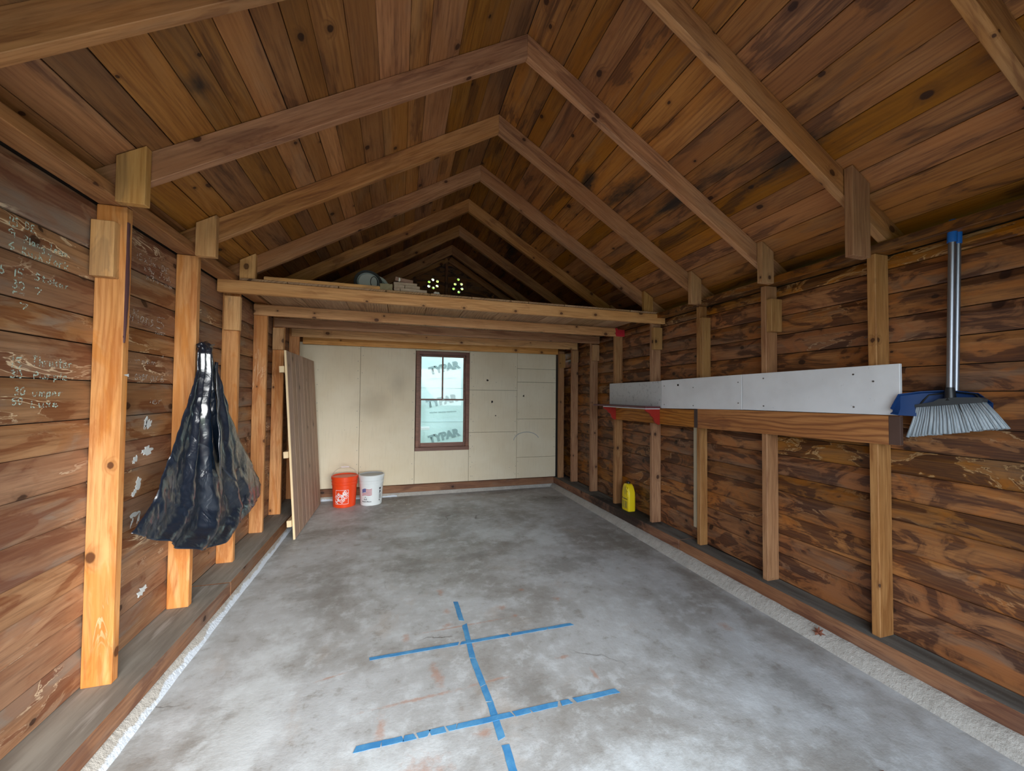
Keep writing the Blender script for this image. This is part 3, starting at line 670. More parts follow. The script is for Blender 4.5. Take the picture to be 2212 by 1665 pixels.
beam('gable_stud', wb, (-0.05, 5.45, 2.03), (-0.05, 5.45, 2.90), 0.038, 0.038, (1, 0, 0), M['siding_r'])
for sd_ in (-1, 1):
    xe = XL if sd_ < 0 else XR
    d = Vector((xe-RX, 0, roofz(xe)-RZ)).normalized(); n_ = Vector((-d.z, 0, d.x)); n_ = n_ if n_.z > 0 else -n_
    beam('rafter', roof, Vector((RX, 5.435, RZ-0.055))-n_*0.0+d*0.02, Vector((xe, 5.435, roofz(xe)-0.055)), 0.088, 0.035, n_, M['rafter'])

# window
win = link('window_1', None, None); win.empty_display_size = 0.1; win['kind'] = 'structure'; win.location = (0.593, YB, 0.60)
W_ = M['window_wood']
bxo('casing', win, 0.226, 0.272, 5.388, 5.55, 0.60, 1.972, W_); bxo('casing', win, 0.914, 0.962, 5.388, 5.55, 0.60, 1.972, W_)
bxo('casing', win, 0.272, 0.914, 5.388, 5.55, 1.930, 1.972, W_)
bxo('sill', win, 0.222, 0.966, 5.370, 5.55, 0.600, 0.648, W_)
def sash(x0, x1, z0, z1, y, st, top, bot, mull):
    s_ = bxo('sash', win, x0, x0+st, y, y+0.03, z0, z1, W_)
    def add(a, b, c_, d_, nm='rail'):
        o = bxo(nm, None, a, b, y+0.001, y+0.029, c_, d_, W_); o.parent = s_; o.location -= (s_.location+win.location)
        return o
    add(x1-st, x1, z0, z1, 'stile'); add(x0+st, x1-st, z1-top, z1); add(x0+st, x1-st, z0, z0+bot)
    if mull: add((x0+x1)/2-0.010, (x0+x1)/2+0.010, z0+bot, z1-top, 'muntin')
    bm = bmesh.new(); cx, cz = (x0+x1)/2, (z0+z1)/2
    xsq = [(x0+st, cx-0.010), (cx+0.010, x1-st)] if mull else [(x0+st, x1-st)]
    for a, b in xsq:
        o = bxo('pane', None, a, b, y+0.013, y+0.017, z0+bot, z1-top, M['glass'], 0); o.parent = s_; o.location -= (s_.location+win.location)
sash(0.272, 0.914, 1.292, 1.930, 5.460, 0.026, 0.026, 0.022, True)
sash(0.272, 0.914, 0.648, 1.310, 5.420, 0.026, 0.018, 0.055, False)
bxo('latch', win, 0.585, 0.615, 5.405, 5.42, 1.300, 1.312, M['steel_dull'], 0.001)

# ------------------------------------------------------------------ loft platform
loft = empty('storage_loft', 'pine storage loft across the back half of the garage', 'loft', (0.62, 3.12, 2.07))
def pl(p): return Vector(p)-loft.location
HB = [(3.120, -1.228, 2.472, 2.078, 2.168, M['header']), (3.822, -1.228, 2.472, 2.055, 2.148, M['header']), (4.352, -1.215, 2.455, 2.042, 2.134, M['stud_r']),
      (4.960, -1.205, 2.44, 2.035, 2.128, M['block']), (5.300, -1.16, 2.29, 1.992, 2.085, M['header'])]
for y, xa, xb, z0, z1, mt in HB:
    beam('joist', loft, pl((xa, y+0.0185, (z0+z1)/2)), pl((xb, y+0.0185, (z0+z1)/2)), z1-z0, 0.037, (0, 0, 1), mt, bev=0.003)
# sprayed red end of the second joist
bm = bmesh.new(); pts = [(2.365, 2.055), (2.474, 2.055), (2.474, 2.148), (2.350, 2.148), (2.362, 2.11), (2.355, 2.085)]
o = link('paint_mark', prism(pts, 'y', 3.820, 3.8225), loft, M['red_spray'], label='red sprayed patch'); o.location = -loft.location
xsd = [-1.10, -0.794, -0.451, -0.109, 0.230, 0.572, 0.914, 1.072, 1.414, 1.75, 2.09, 2.425]
for i, (a, b) in enumerate(zip(xsd, xsd[1:])):
    beam('deck_board', loft, pl(((a+b)/2, 3.135, 2.181)), pl(((a+b)/2, 5.36, 2.15)), b-a-0.004, 0.018, (1, 0, 0), M['deck'], bev=0.002)

def loose(name, label, cat, x0, x1, y0, y1, z0, z1, mat, rz=0, group=None, bev=0.004, ry=0, jit=0.0):
    c = Vector(((x0+x1)/2, (y0+y1)/2, z0)); bm = bmesh.new(); box_bm(bm, x0-c.x, x1-c.x, y0-c.y, y1-c.y, 0, z1-z0)
    if jit:
        bmesh.ops.subdivide_edges(bm, edges=bm.edges[:], cuts=2, use_grid_fill=True); rr = random.Random(label)
        for v in bm.verts: v.co += Vector([rr.uniform(-jit, jit) for _ in range(3)])
    elif bev: bmesh.ops.bevel(bm, geom=bm.edges[:], offset=bev, segments=2, affect='EDGES')
    o = link(name, fin(bm, name), None, mat); o.location = c; o.rotation_euler = (0, ry, rz); tag(o, label, cat, group); return o
DZ = 2.1895
loose('loose_plank', 'thin pine plank lying flat along the front edge of the loft', 'plank', -0.95, -0.155, 3.137, 3.235, DZ+.001, DZ+0.026, M['block'])
loose('brick', 'mossy brown square block on the loft edge beside the round enamel basin', 'brick', -0.155, -0.062, 3.15, 3.25, DZ+.001, DZ+0.052, M['brick_moss'], jit=.0015)
loose('brick', 'long grey brick at the bottom of the pile on the loft edge', 'brick', 0.0, 0.205, 3.15, 3.25, DZ+.001, DZ+0.026, M['brick'], jit=.0015)
loose('brick', 'short grey brick at left in the middle layer of the loft pile', 'brick', -0.050, 0.030, 3.165, 3.25, DZ+.029, DZ+0.056, M['brick'], jit=.0015)
loose('brick', 'grey brick at right in the middle layer of the loft pile', 'brick', 0.034, 0.150, 3.165, 3.25, DZ+.029, DZ+0.056, M['brick'], jit=.0015)
loose('brick', 'grey flat brick second from the top of the loft pile', 'brick', -0.052, 0.128, 3.17, 3.26, DZ+.058, DZ+0.078, M['brick'], jit=.0015)
loose('brick', 'reddish brown brick lying tilted on top of the loft pile', 'brick', -0.048, 0.092, 3.19, 3.27, DZ+.087, DZ+0.118, flat('reddish_brick', (0.33, 0.20, 0.14), 0.9, var=0.25), rz=0.1, ry=0.12, jit=.0015)
loose('brick', 'small dark brick end under the left side of the pile', 'brick', -0.050, -0.004, 3.155, 3.25, DZ+.001, DZ+0.026, M['brick'], jit=.0015)
# crumpled scraps
def scrap(loc, s, seed, mat, label, sq=(1, 1, 1)):
    bm = bmesh.new(); bmesh.ops.create_icosphere(bm, subdivisions=2, radius=s); rr = random.Random(seed)
    for v in bm.verts: v.co = Vector((v.co.x*sq[0], v.co.y*sq[1], v.co.z*sq[2]))*rr.uniform(0.6, 1.2)
    zm = min(v.co.z for v in bm.verts)
    for v in bm.verts: v.co.z -= zm
    o = link('paper_scrap', fin(bm, 'scrap'), None, mat); o.location = loc; tag(o, label, 'paper'); return o
scrap((0.285, 3.19, DZ), 0.019, 4, M['tissue'], 'crumpled white paper scrap right of the bricks on the loft', (1.4, 1, 0.9))
scrap((0.252, 3.20, DZ), 0.012, 9, M['block'], 'small tan scrap left of the crumpled white paper on the loft')
scrap((-0.010, 3.175, DZ+0.083), 0.011, 5, M['tissue'], 'white scrap lying against the tilted brick', (0.8, 0.8, 1.6))
# round enamel basin standing on edge
bs = empty('enamel_basin', 'round grey enamel basin standing on edge on the loft', 'basin', (-0.262, 3.40, DZ+0.1135))
prof = [(0.0, -0.030), (0.070, -0.030), (0.084, -0.024), (0.088, -0.012), (0.090, 0.0), (0.110, 0.006), (0.1125, 0.010), (0.110, 0.014), (0.088, 0.006), (0.080, -0.018), (0.068, -0.023), (0.0, -0.023)]
def basin_part(nm, me, mat, rz, loc=(0, 0, 0), tilt=78):
    o = link(nm, me, bs, mat); o.rotation_euler = (R(tilt), 0, R(rz)); o.location = loc; return o
basin_part('bowl', lathe(prof), M['enamel'], 8)
basin_part('rim', lathe([(0.088, 0.0125), (0.109, 0.0165), (0.113, 0.010), (0.109, 0.004), (0.110, 0.0135), (0.090, 0.0065), (0.088, 0.0125)]), M['enamel_dark'], 8)
lid = basin_part('lid_disc', lathe([(0.0, 0.020), (0.060, 0.022), (0.073, 0.020), (0.076, 0.016), (0.073, 0.013), (0.0, 0.013)]), M['enamel'], 8)
hp = [(0.045+0.028*math.cos(a), 0.0+0.052*math.sin(a), 0.026) for a in [R(i*20) for i in range(19)]]
hd = basin_part('handle', tube(hp, 0.003, 6, caps=False), M['enamel_dark'], 8)
# a second basin nested behind it
b2 = empty('enamel_basin', 'pale enamel basin tucked behind the round grey one on the loft', 'basin', (-0.195, 3.475, DZ+0.105))
o = link('bowl', lathe([(r*0.90, z) for r, z in prof]), b2, M['enamel']); o.rotation_euler = (R(80), 0, R(14))

# ------------------------------------------------------------------ right wall: ledger, white boards, shelf
def on_wall_board(name, label, cat, ya, yb, za0, za1, zb0, zb1, x0, x1, mat):
    bm = bmesh.new(); cx = Vector(((x0+x1)/2, (ya+yb)/2, (za0+za1+zb0+zb1)/4))
    vs_ = [(x0, ya, za0), (x1, ya, za0), (x1, yb, zb0), (x0, yb, zb0), (x0, ya, za1), (x1, ya, za1), (x1, yb, zb1), (x0, yb, zb1)]
    v = [bm.verts.new(Vector(p)-cx) for p in vs_]
    for f in ((3, 2, 1, 0), (4, 5, 6, 7), (0, 1, 5, 4), (1, 2, 6, 5), (2, 3, 7, 6), (3, 0, 4, 7)): bm.faces.new([v[i] for i in f])
    bmesh.ops.bevel(bm, geom=bm.edges[:], offset=0.0015, segments=1, affect='EDGES')
    me = fin(bm, name); me.transform(Matrix.Rotation(R(-90), 4, 'Z'))
    o = link(name, me, None, mat); o.location = cx; o.rotation_euler = (0, 0, R(90)); tag(o, label, cat); return o
b1 = on_wall_board('white_board', 'long white melamine board at the near end of the row on the right wall', 'board', 1.252, 2.147, 1.290, 1.544, 1.284, 1.535, 2.350, 2.368, M['white'])
b2_ = on_wall_board('white_board', 'middle white melamine board of the row on the right wall, with one dark screw hole', 'board', 2.151, 3.024, 1.283, 1.535, 1.264, 1.523, 2.350, 2.368, M['white'])
b3 = on_wall_board('white_board', 'speckled white board above the red bracketed shelf on the right wall', 'board', 3.030, 3.940, 1.268, 1.518, 1.268, 1.518, 2.352, 2.368, M['white_speckled'])
def child_world(o, par):
    o.parent = par; o.matrix_parent_inverse = Matrix.Translation(par.location).inverted() if par.rotation_euler[2] == 0 else (Matrix.Translation(par.location) @ par.rotation_euler.to_matrix().to_4x4()).inverted()
for b, pts in ((b1, ((1.45, 1.325), (1.45, 1.50), (1.98, 1.315), (1.98, 1.50), (1.36, 1.46))), (b2_, ((2.18, 1.33), (2.18, 1.48), (2.62, 1.45), (2.62, 1.30), (2.98, 1.30), (2.98, 1.47)))):
    for y, z in pts:
        bm = bmesh.new(); bmesh.ops.create_cone(bm, cap_ends=True, segments=8, radius1=0.005, radius2=0.004, depth=0.003, matrix=Matrix.Rotation(R(90), 4, 'Y'))
        o = link('screw', fin(bm, 'screw'), None, M['steel_dull']); o.location = (2.349, y, z); child_world(o, b)
bm = bmesh.new(); box_bm(bm, -.001, .002, -.010, .010, -.008, .008); o = link('screw_hole', fin(bm, 'h'), None, M['hole']); o.location = (2.3495, 2.80, 1.475); child_world(o, b2_)
l1 = on_wall_board('ledger_board', 'orange brown ledger board under the near white boards on the right wall', 'board', 1.255, 2.595, 1.141, 1.288, 1.118, 1.275, 2.352, 2.3735, M['ledger'])
l2 = on_wall_board('ledger_board', 'brown ledger board behind the red shelf brackets on the right wall', 'board', 2.599, 3.86, 1.118, 1.266, 1.112, 1.2535, 2.353, 2.3735, M['ledger'])
o = bxo('joint_stain', None, 2.3500, 2.354, 2.575, 2.612, 1.120, 1.274, flat('rusty_joint', (0.05, 0.03, 0.025), 0.7, var=0.2), 0.0005); child_world(o, l1)
o = bxo('end_stain', None, 2.3505, 2.3725, 1.2535, 1.30, 1.143, 1.285, flat('burnt_end', (0.07, 0.035, 0.025), 0.7, var=0.2), 0.001); child_world(o, l1); o['label'] = 'dark stained end'
# shelf
sh = empty('wall_shelf', 'small maroon topped shelf on two red scrolled brackets, right wall', 'shelf', (2.34, 3.6, 1.27))
def shp(o): o.location = Vector(o.location)-sh.location; o.parent = sh; return o
shp(bxo('shelf_board', None, 2.185, 2.349, 3.035, 4.02, 1.262, 1.280, M['maroon']))
shp(bxo('white_edge', None, 2.188, 2.349, 3.04, 3.80, 1.2545, 1.2615, M['white'], 0.0005))
bp = [(2.350, 1.2535), (2.195, 1.2535), (2.193, 1.245), (2.213, 1.228), (2.240, 1.216), (2.252, 1.200), (2.254, 1.190), (2.268, 1.186), (2.285, 1.172), (2.293, 1.150), (2.300, 1.132), (2.318, 1.118), (2.335, 1.110), (2.350, 1.108)]
for y in (3.045, 3.80):
    me = prism(bp, 'y', y, y+0.018); o = link('bracket', me, sh, M['red']); o.location = -sh.location
# cream painted strip leaning beside the third right stud, twisted nail by the near studs
o = beam('painted_strip', None, (2.452, 2.711, 0.26), (2.452, 2.708, 1.12), 0.036, 0.012, (0, 1, 0), M['strip']); o['kind'] = 'structure'; o.name = 'trim_1'
for i, (y, z) in enumerate(((1.43, 1.70), (2.06, 1.86))):
    o = link('bent_nail', tube([(2.46, y-0.05, z+0.012), (2.42, y-0.03, z+0.01), (2.39, y-0.01, z-0.004)], 0.0022, 6), wr, M['steel'])

# ------------------------------------------------------------------ broom and dustpan on the right wall
bx_, by_ = 2.405, 1.100
br = empty('broom', 'upright grey bristled broom with steel pole and blue cap, hung on the right wall', 'broom', (bx_, by_, 1.20))
def loc_part(nm, me, par, mat, world=True, **kw):
    o = link(nm, me, par, mat, **kw); o.location = -par.location; return o
loc_part('pole', tube([(bx_, by_, 1.40), (bx_, by_-0.018, 2.13)], 0.0125, 16), br, M['steel'])
loc_part('cap', tube([(bx_, by_-0.017, 2.085), (bx_, by_-0.020, 2.178), (bx_, by_-0.020, 2.188)], [0.0165, 0.0160, 0.011], 16), br, M['blue'], label='blue plastic cap')
loc_part('socket', tube([(bx_, by_, 1.365), (bx_, by_, 1.385), (bx_, by_, 1.425)], [0.022, 0.019, 0.015], 12), br, M['black'])
# head: bar of dark plastic wider than the pole, its top stepping down to both ends
hd_poly = [(1.214, 1.330), (1.216, 1.343), (1.150, 1.358), (by_+0.03, 1.372), (by_-0.03, 1.380), (1.000, 1.380), (0.990, 1.374), (0.992, 1.358)]
loc_part('head', prism(hd_poly, 'x', bx_-0.020, bx_+0.016), br, flat('dark_grey_plastic', (0.04, 0.045, 0.05), 0.5))
bm = bmesh.new(); rr = random.Random(2)
NB = 30
for i in range(NB):
    for j in range(3):
        f = (i+rr.uniform(.3, .7))/NB
        yt = 1.212-f*0.218; zt = 1.336+f*0.028
        ye = 1.242-f*0.320+rr.uniform(-.003, .003); ze = 1.186+f*0.068+rr.uniform(-.003, .003)
        xt = bx_-0.014+j*0.012; xe = bx_-0.030+j*0.018+rr.uniform(-.003, .003)
        tube([(xt, yt, zt), ((xt+xe)/2, (yt+ye)/2-0.002, (zt+ze)/2), (xe, ye, ze)], [0.0040, 0.0058, 0.0066], 5, bm=bm)
me = fin(bm, 'bristles', True); loc_part('bristles', me, br, M['bristle'], kind='stuff')
dp = empty('dustpan', 'blue dustpan with steel pole hung behind the broom on the right wall', 'dustpan', (2.45, 1.14, 1.30))
loc_part('pole', tube([(2.434, 1.094, 1.41), (2.434, 1.076, 2.12)], 0.0105, 16), dp, M['steel'])
loc_part('cap', tube([(2.434, 1.078, 2.08), (2.434, 1.075, 2.172), (2.434, 1.075, 2.182)], [0.0145, 0.014, 0.010], 16), dp, M['blue'], label='blue plastic cap')
def pan_mesh():
    yv = [1.274, 1.246, 1.200, 1.11, 1.02, 0.985]; xo = [-0.106, -0.100, -0.030, 0, 0, 0]
    top = [1.322, 1.390, 1.404, 1.410, 1.396, 1.360]; bot = [1.300, 1.295, 1.292, 1.290, 1.300, 1.312]
    bm = bmesh.new(); F = []; B_ = []
    for y, a, b, ox in zip(yv, top, bot, xo):
        pts = [(2.424, b), (2.440, b+(a-b)*0.3), (2.442, a-0.006), (2.425, a)]
        F.append([bm.verts.new((x+ox, y, z)) for x, z in pts])
        B_.append([bm.verts.new((x+d+ox, y, z+e)) for (x, z), d, e in zip(pts, (0, .004, .004, 0), (-.004, -.003, .002, .004))])
    for S in (F, B_):
        for a, b in zip(S, S[1:]):
            for k in range(3): bm.faces.new((a[k], a[k+1], b[k+1], b[k]))
    for k in (0, 3):
        for i in range(len(F)-1): bm.faces.new((F[i][k], F[i+1][k], B_[i+1][k], B_[i][k]))
    for i in (0, -1):
        for k in range(3): bm.faces.new((F[i][k], F[i][k+1], B_[i][k+1], B_[i][k]))
    return fin(bm, 'pan', True, 40)
loc_part('pan', pan_mesh(), dp, M['blue_dark'])
loc_part('pan_arm', tube([(2.436, 1.10, 1.405), (2.420, 1.18, 1.390), (2.40, 1.215, 1.33)], 0.004, 8), dp, M['black'])
loc_part('pan_arm', tube([(2.436, 1.10, 1.405), (2.430, 1.03, 1.395), (2.426, 1.00, 1.35)], 0.004, 8), dp, M['black'])

# ------------------------------------------------------------------ yellow jug on the right sill
jug = empty('oil_jug', 'yellow plastic jug standing on the right sill plate', 'jug', (2.392, 3.615, 0.151))
def jug_mesh():
    # outline in (y, z) seen from the room, extruded in x with rounded sides; the far top corner holds the spout, a slot makes the handle
    sec = [(0.0, 1.0), (0.012, 1.0), (0.17, 1.0), (0.195, 0.97), (0.225, 0.86), (0.255, 0.70), (0.272, 0.52), (0.280, 0.36)]
    bm = bmesh.new(); rows = []; hw, hd_ = 0.068, 0.046; n = 24
    for z, s_ in sec:
        row = []
        for i in range(n):
            a = 2*math.pi*i/n; ca, sa = math.cos(a), math.sin(a)
            e = 0.35
            x = hd_*math.copysign(abs(ca)**e, ca)*(0.55+0.45*s_ if s_ < 1 else 1); y = hw*math.copysign(abs(sa)**e, sa)*s_ + (1-s_)*0.018
            if z == 0: x *= .95; y *= .97
            row.append(bm.verts.new((x, y, z)))
        rows.append(row)
    for a, b in zip(rows, rows[1:]):
        for i in range(n): bm.faces.new((a[i], a[(i+1) % n], b[(i+1) % n], b[i]))
    bm.faces.new(rows[0]); bm.faces.new(list(reversed(rows[-1])))
    return fin(bm, 'jug', True, 50)
jb = link('body', jug_mesh(), jug, M['yellow'])
# handle recess: oval plug, the recess shade painted as darker yellow, with a thick grip arch on its near side
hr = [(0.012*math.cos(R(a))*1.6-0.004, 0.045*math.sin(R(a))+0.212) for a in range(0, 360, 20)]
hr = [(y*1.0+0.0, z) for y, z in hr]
o = link('grip_recess_shade', prism([(y, z) for y, z in hr], 'x', -0.0468, -0.030), jug, M['yellow_label_and_shade'], label='handle recess, its shade painted in darker yellow')
o = link('grip', tube([(-0.044, -0.050, 0.160), (-0.046, -0.050, 0.205), (-0.043, -0.036, 0.245), (-0.036, -0.012, 0.268)], [0.007, 0.010, 0.010, 0.008], 10), jug, M['yellow'])
o = link('cap', lathe([(0, 0.0), (0.020, 0.0), (0.020, 0.018), (0.017, 0.020), (0, 0.020)], 20), jug, M['black'], label='small black cap'); o.location = (0.01, 0.018, 0.279)
bm = bmesh.new(); box_bm(bm, -0.0473, -0.0461, -0.050, 0.050, 0.025, 0.105); link('label', fin(bm, 'lab'), jug, M['yellow_label_and_shade'])
jt = empty
def text_mesh(s_, size, bold=0.0, spacing=1.0, shear=0.0, align='CENTER', res=3):
    cu = bpy.data.curves.new('t', 'FONT'); cu.body = s_; cu.size = size; cu.align_x = align; cu.align_y = 'CENTER'; cu.offset = bold
    cu.space_character = spacing; cu.shear = shear; cu.resolution_u = res; cu.extrude = 0
    o = bpy.data.objects.new('t', cu); COL.objects.link(o); bpy.context.view_layer.update()
    me = bpy.data.meshes.new_from_object(o.evaluated_get(bpy.context.evaluated_depsgraph_get())); bpy.data.objects.remove(o); bpy.data.curves.remove(cu)
    me.materials.clear(); return me
def place_yz(me, x, facing, roll=0):      # text reading on a plane of constant x, facing -X (right wall) or +X (left wall)
    if facing < 0: m = Matrix(((0, 0, -1, x), (-1, 0, 0, 0), (0, 1, 0, 0), (0, 0, 0, 1)))
    else: m = Matrix(((0, 0, 1, x), (1, 0, 0, 0), (0, 1, 0, 0), (0, 0, 0, 1)))
    return m @ Matrix.Rotation(roll, 4, 'Z')
me = text_mesh('Prestone', 0.026, 0.0006); me.transform(Matrix.Translation((0, 0, 0.128)) @ place_yz(me, -0.0468, -1)); link('lettering', me, jug, M['print_dark'])
bm = bmesh.new(); rr = random.Random(4)
for i in range(9):
    z = 0.034+i*0.0075
    box_bm(bm, -0.0478, -0.0474, -0.034, -0.034+rr.uniform(.02, .032), z, z+0.003)
    box_bm(bm, -0.0478, -0.0474, 0.022, 0.022+rr.uniform(.01, .02), z, z+0.003)
link('small_print', fin(bm, 'sp'), jug, M['print_dark'], kind='stuff')

# ------------------------------------------------------------------ buckets
def to_wrap(center, Rf, flip=1):
    d = Vector((0-center[0], 0-center[1], 0)).normalized(); r = Vector((-d.y, d.x, 0))   # viewer's right
    def f(u, v, h=0.0009):        # u metres to viewer's right along the arc, v height
        rad = Rf(v)+h; a = u/rad
        return d*(rad*math.cos(a))+r*(rad*math.sin(a))+Vector((0, 0, v))
    return f
def wrap_mesh(me, f, ang, u0, v0, h=0.0009):
    ca, sa = math.cos(ang), math.sin(ang)
    bm = bmesh.new(); bm.from_mesh(me)
    bmesh.ops.triangulate(bm, faces=bm.faces[:])
    for v in bm.verts:
        x, y = v.co.x, v.co.y
        v.co = f(u0+x*ca-y*sa, v0+x*sa+y*ca, h)
    m2 = bpy.data.meshes.new('wrap'); bm.to_mesh(m2); bm.free(); return m2
def grid_patch(u0, u1, v0, v1, f, nu=10, nv=2, h=0.0006, wave=None):
    V = []; F = []
    for j in range(nv+1):
        for i in range(nu+1):
            u = u0+(u1-u0)*i/nu; v = v0+(v1-v0)*j/nv + (wave(u) if wave else 0); V.append(f(u, v, h))
    for j in range(nv):
        for i in range(nu): a = j*(nu+1)+i; F.append((a, a+1, a+nu+2, a+nu+1))
    return mesh('patch', V, F)
R0, R1, HB_ = 0.128, 0.146, 0.368
def Rf(z): return R0+(R1-R0)*z/HB_
body_prof = [(0, 0.004), (R0-0.006, 0.004), (R0-0.004, 0.0), (R0, 0.004), (Rf(.262), .262), (Rf(.262)+.006, .264), (Rf(.27)+.006, .270), (Rf(.27)+.002, .274), (Rf(.295)+.002, .295), (Rf(.3)+.007, .298), (Rf(.305)+.007, .305), (Rf(.31)+.002, .308), (Rf(.33)+.002, .330), (Rf(.335)+.003, .340), (Rf(.34)+.003, .345)]
lid_prof = [(Rf(.335)+.0035, .336), (Rf(.335)+.009, .336), (Rf(.36)+.009, .364), (Rf(.36)+.004, .369), (Rf(.36)-.006, .369), (Rf(.36)-.010, .360), (0, .359)]
def bail(cx, cy, up=True):
    pts = []
    for i in range(25):
        a = math.pi*i/24
        if up: pts.append((-0.155*math.cos(a), 0.02*math.sin(a), 0.300+0.165*math.sin(a)**0.8))
        else: pts.append((0.150*math.cos(a), 0.165*math.sin(a), 0.300-0.10*math.sin(a)))
    return pts
bk = empty('bucket', 'orange plastic bucket with white lettering, its wire handle up, by the back wall', 'bucket', (-0.622, 5.135, 0))
ang = math.atan2(-5.135, 0.622)
link('body', lathe(body_prof, 48), bk, M['orange']); link('lid', lathe(lid_prof, 48), bk, M['orange'], label='recessed orange lid')
hnd = link('handle', tube(bail(0, 0), 0.0018, 6), bk, M['wire'], label='wire bail handle')
link('grip', tube([(-0.045, 0.02, 0.4665), (0.045, 0.02, 0.4665)], 0.008, 10), hnd, M['print_white'], label='white plastic grip')
bm = bmesh.new()
f = to_wrap((-0.622, 5.135), Rf)
u0, u1, v0, v1 = -0.108, 0.046, 0.045, 0.215
for (a, b, c_, d_) in ((u0, u1, v0, v0+.004), (u0, u1, v1-.004, v1), (u0, u0+.004, v0, v1), (u1-.004, u1, v0, v1)):
    g = grid_patch(a, b, c_, d_, f, 10, 1); bm.from_mesh(g)
me = bpy.data.meshes.new('frame'); bm.to_mesh(me); bm.free(); link('logo_frame', me, bk, M['print_white'])
cu_, cv_ = (u0+u1)/2, (v0+v1)/2; A45 = R(47)
def logo_line(s_, size, off, along, bold=0.002):
    me = text_mesh(s_, size, bold, 0.9); link('lettering', wrap_mesh(me, f, A45, cu_-off*math.sin(A45)+along*math.cos(A45), cv_+off*math.cos(A45)+along*math.sin(A45)), bk, M['print_white'])
logo_line('THE', 0.044, 0.046, -0.022, 0.0014); logo_line('HOME', 0.068, 0.001, -0.004, 0.0022); logo_line('DEPOT', 0.040, -0.042, 0.006, 0.0012)

wk = empty('bucket', 'white plastic bucket printed with a flag, next to the orange one', 'bucket', (-0.312, 5.150, 0))
link('body', lathe(body_prof, 48), wk, M['bucket_white']); 
lid_prof2 = [(Rf(.335)+.0035, .334), (Rf(.335)+.010, .334), (Rf(.36)+.010, .362), (Rf(.36)+.005, .368), (Rf(.36)-.006, .368), (Rf(.36)-.012, .358), (0, .357)]
o = link('lid', lathe(lid_prof2[:5], 48), wk, M['bucket_white'])
link('lid_panel', lathe([(Rf(.36)-.006, .367), (Rf(.36)-.012, .358), (0, .357)], 48), wk, M['lid_grey'], label='grey inner lid')
link('handle', tube([(-0.150, 0, .30), (-0.130, 0.10, .255), (-0.07, 0.150, .235), (0.04, 0.158, .232), (0.13, 0.10, .25), (0.150, 0, .30)], 0.0018, 6), wk, M['wire'])
f2 = to_wrap((-0.312, 5.150), Rf)
wv = lambda u: 0.006*math.sin((u+0.11)*52)+0.10*(u+0.05)
fu0, fu1, fv0, fv1 = -0.118, 0.008, 0.130, 0.205
bm = bmesh.new()
n_s = 9
for k in range(0, n_s, 2):
    a = fv0+(fv1-fv0)*k/n_s; b = fv0+(fv1-fv0)*(k+1)/n_s
    us = fu0+0.052 if k >= 4 else fu0
    bm.from_mesh(grid_patch(us, fu1, a, b, f2, 16, 1, 0.0008, wv))
me = bpy.data.meshes.new('stripes'); bm.to_mesh(me); bm.free(); link('flag_stripes', me, wk, M['print_red'])
link('flag_canton', grid_patch(fu0, fu0+0.052, fv0+(fv1-fv0)*4/9, fv1+0.004, f2, 8, 2, 0.0008, wv), wk, M['print_blue'])
bm = bmesh.new()
for i in range(5):
    for j in range(4):
        u = fu0+0.007+i*0.0095; v = fv0+0.041+j*0.009+wv(u); g = grid_patch(u-.0016, u+.0016, v-.0016, v+.0016, f2, 1, 1, 0.0012); bm.from_mesh(g)
me = bpy.data.meshes.new('stars'); bm.to_mesh(me); bm.free(); link('flag_stars', me, wk, M['print_white'])
# triangle emblem and a line of small letters, plus the side text block
bm = bmesh.new()
for a, b in (((-0.020, 0.0), (0.0, 0.034)), ((0.0, 0.034), (0.020, 0.0)), ((0.020, 0.0), (-0.020, 0.0))):
    V = []
    for i in range(5):
        tt = i/4; u = a[0]+(b[0]-a[0])*tt-0.070; v = a[1]+(b[1]-a[1])*tt+0.076; V += [f2(u, v-.003, .0008), f2(u, v+.004, .0008)]
    bm.from_mesh(mesh('s', V, [(2*i, 2*i+2, 2*i+3, 2*i+1) for i in range(4)]))
me = bpy.data.meshes.new('tri'); bm.to_mesh(me); bm.free(); link('emblem', me, wk, M['print_dark'])
me = text_mesh('Benjamin Moore', 0.021, 0.0005, 0.85); link('lettering', wrap_mesh(me, f2, 0, -0.058, 0.052), wk, M['print_dark'])
bm = bmesh.new()
for a, b, c_, d_ in ((0.100, 0.128, 0.190, 0.215), (0.104, 0.124, 0.150, 0.180), (0.098, 0.118, 0.142, 0.148), (0.098, 0.130, 0.078, 0.136), (0.098, 0.112, 0.050, 0.070)):
    if d_-c_ > 0.05:
        z = c_
        while z < d_: bm.from_mesh(grid_patch(a, b, z, z+.003, f2, 4, 1)); z += 0.006
    else: bm.from_mesh(grid_patch(a, b, c_, d_, f2, 4, 1))
me = bpy.data.meshes.new('side'); bm.to_mesh(me); bm.free(); link('side_print', me, wk, M['print_dark'])

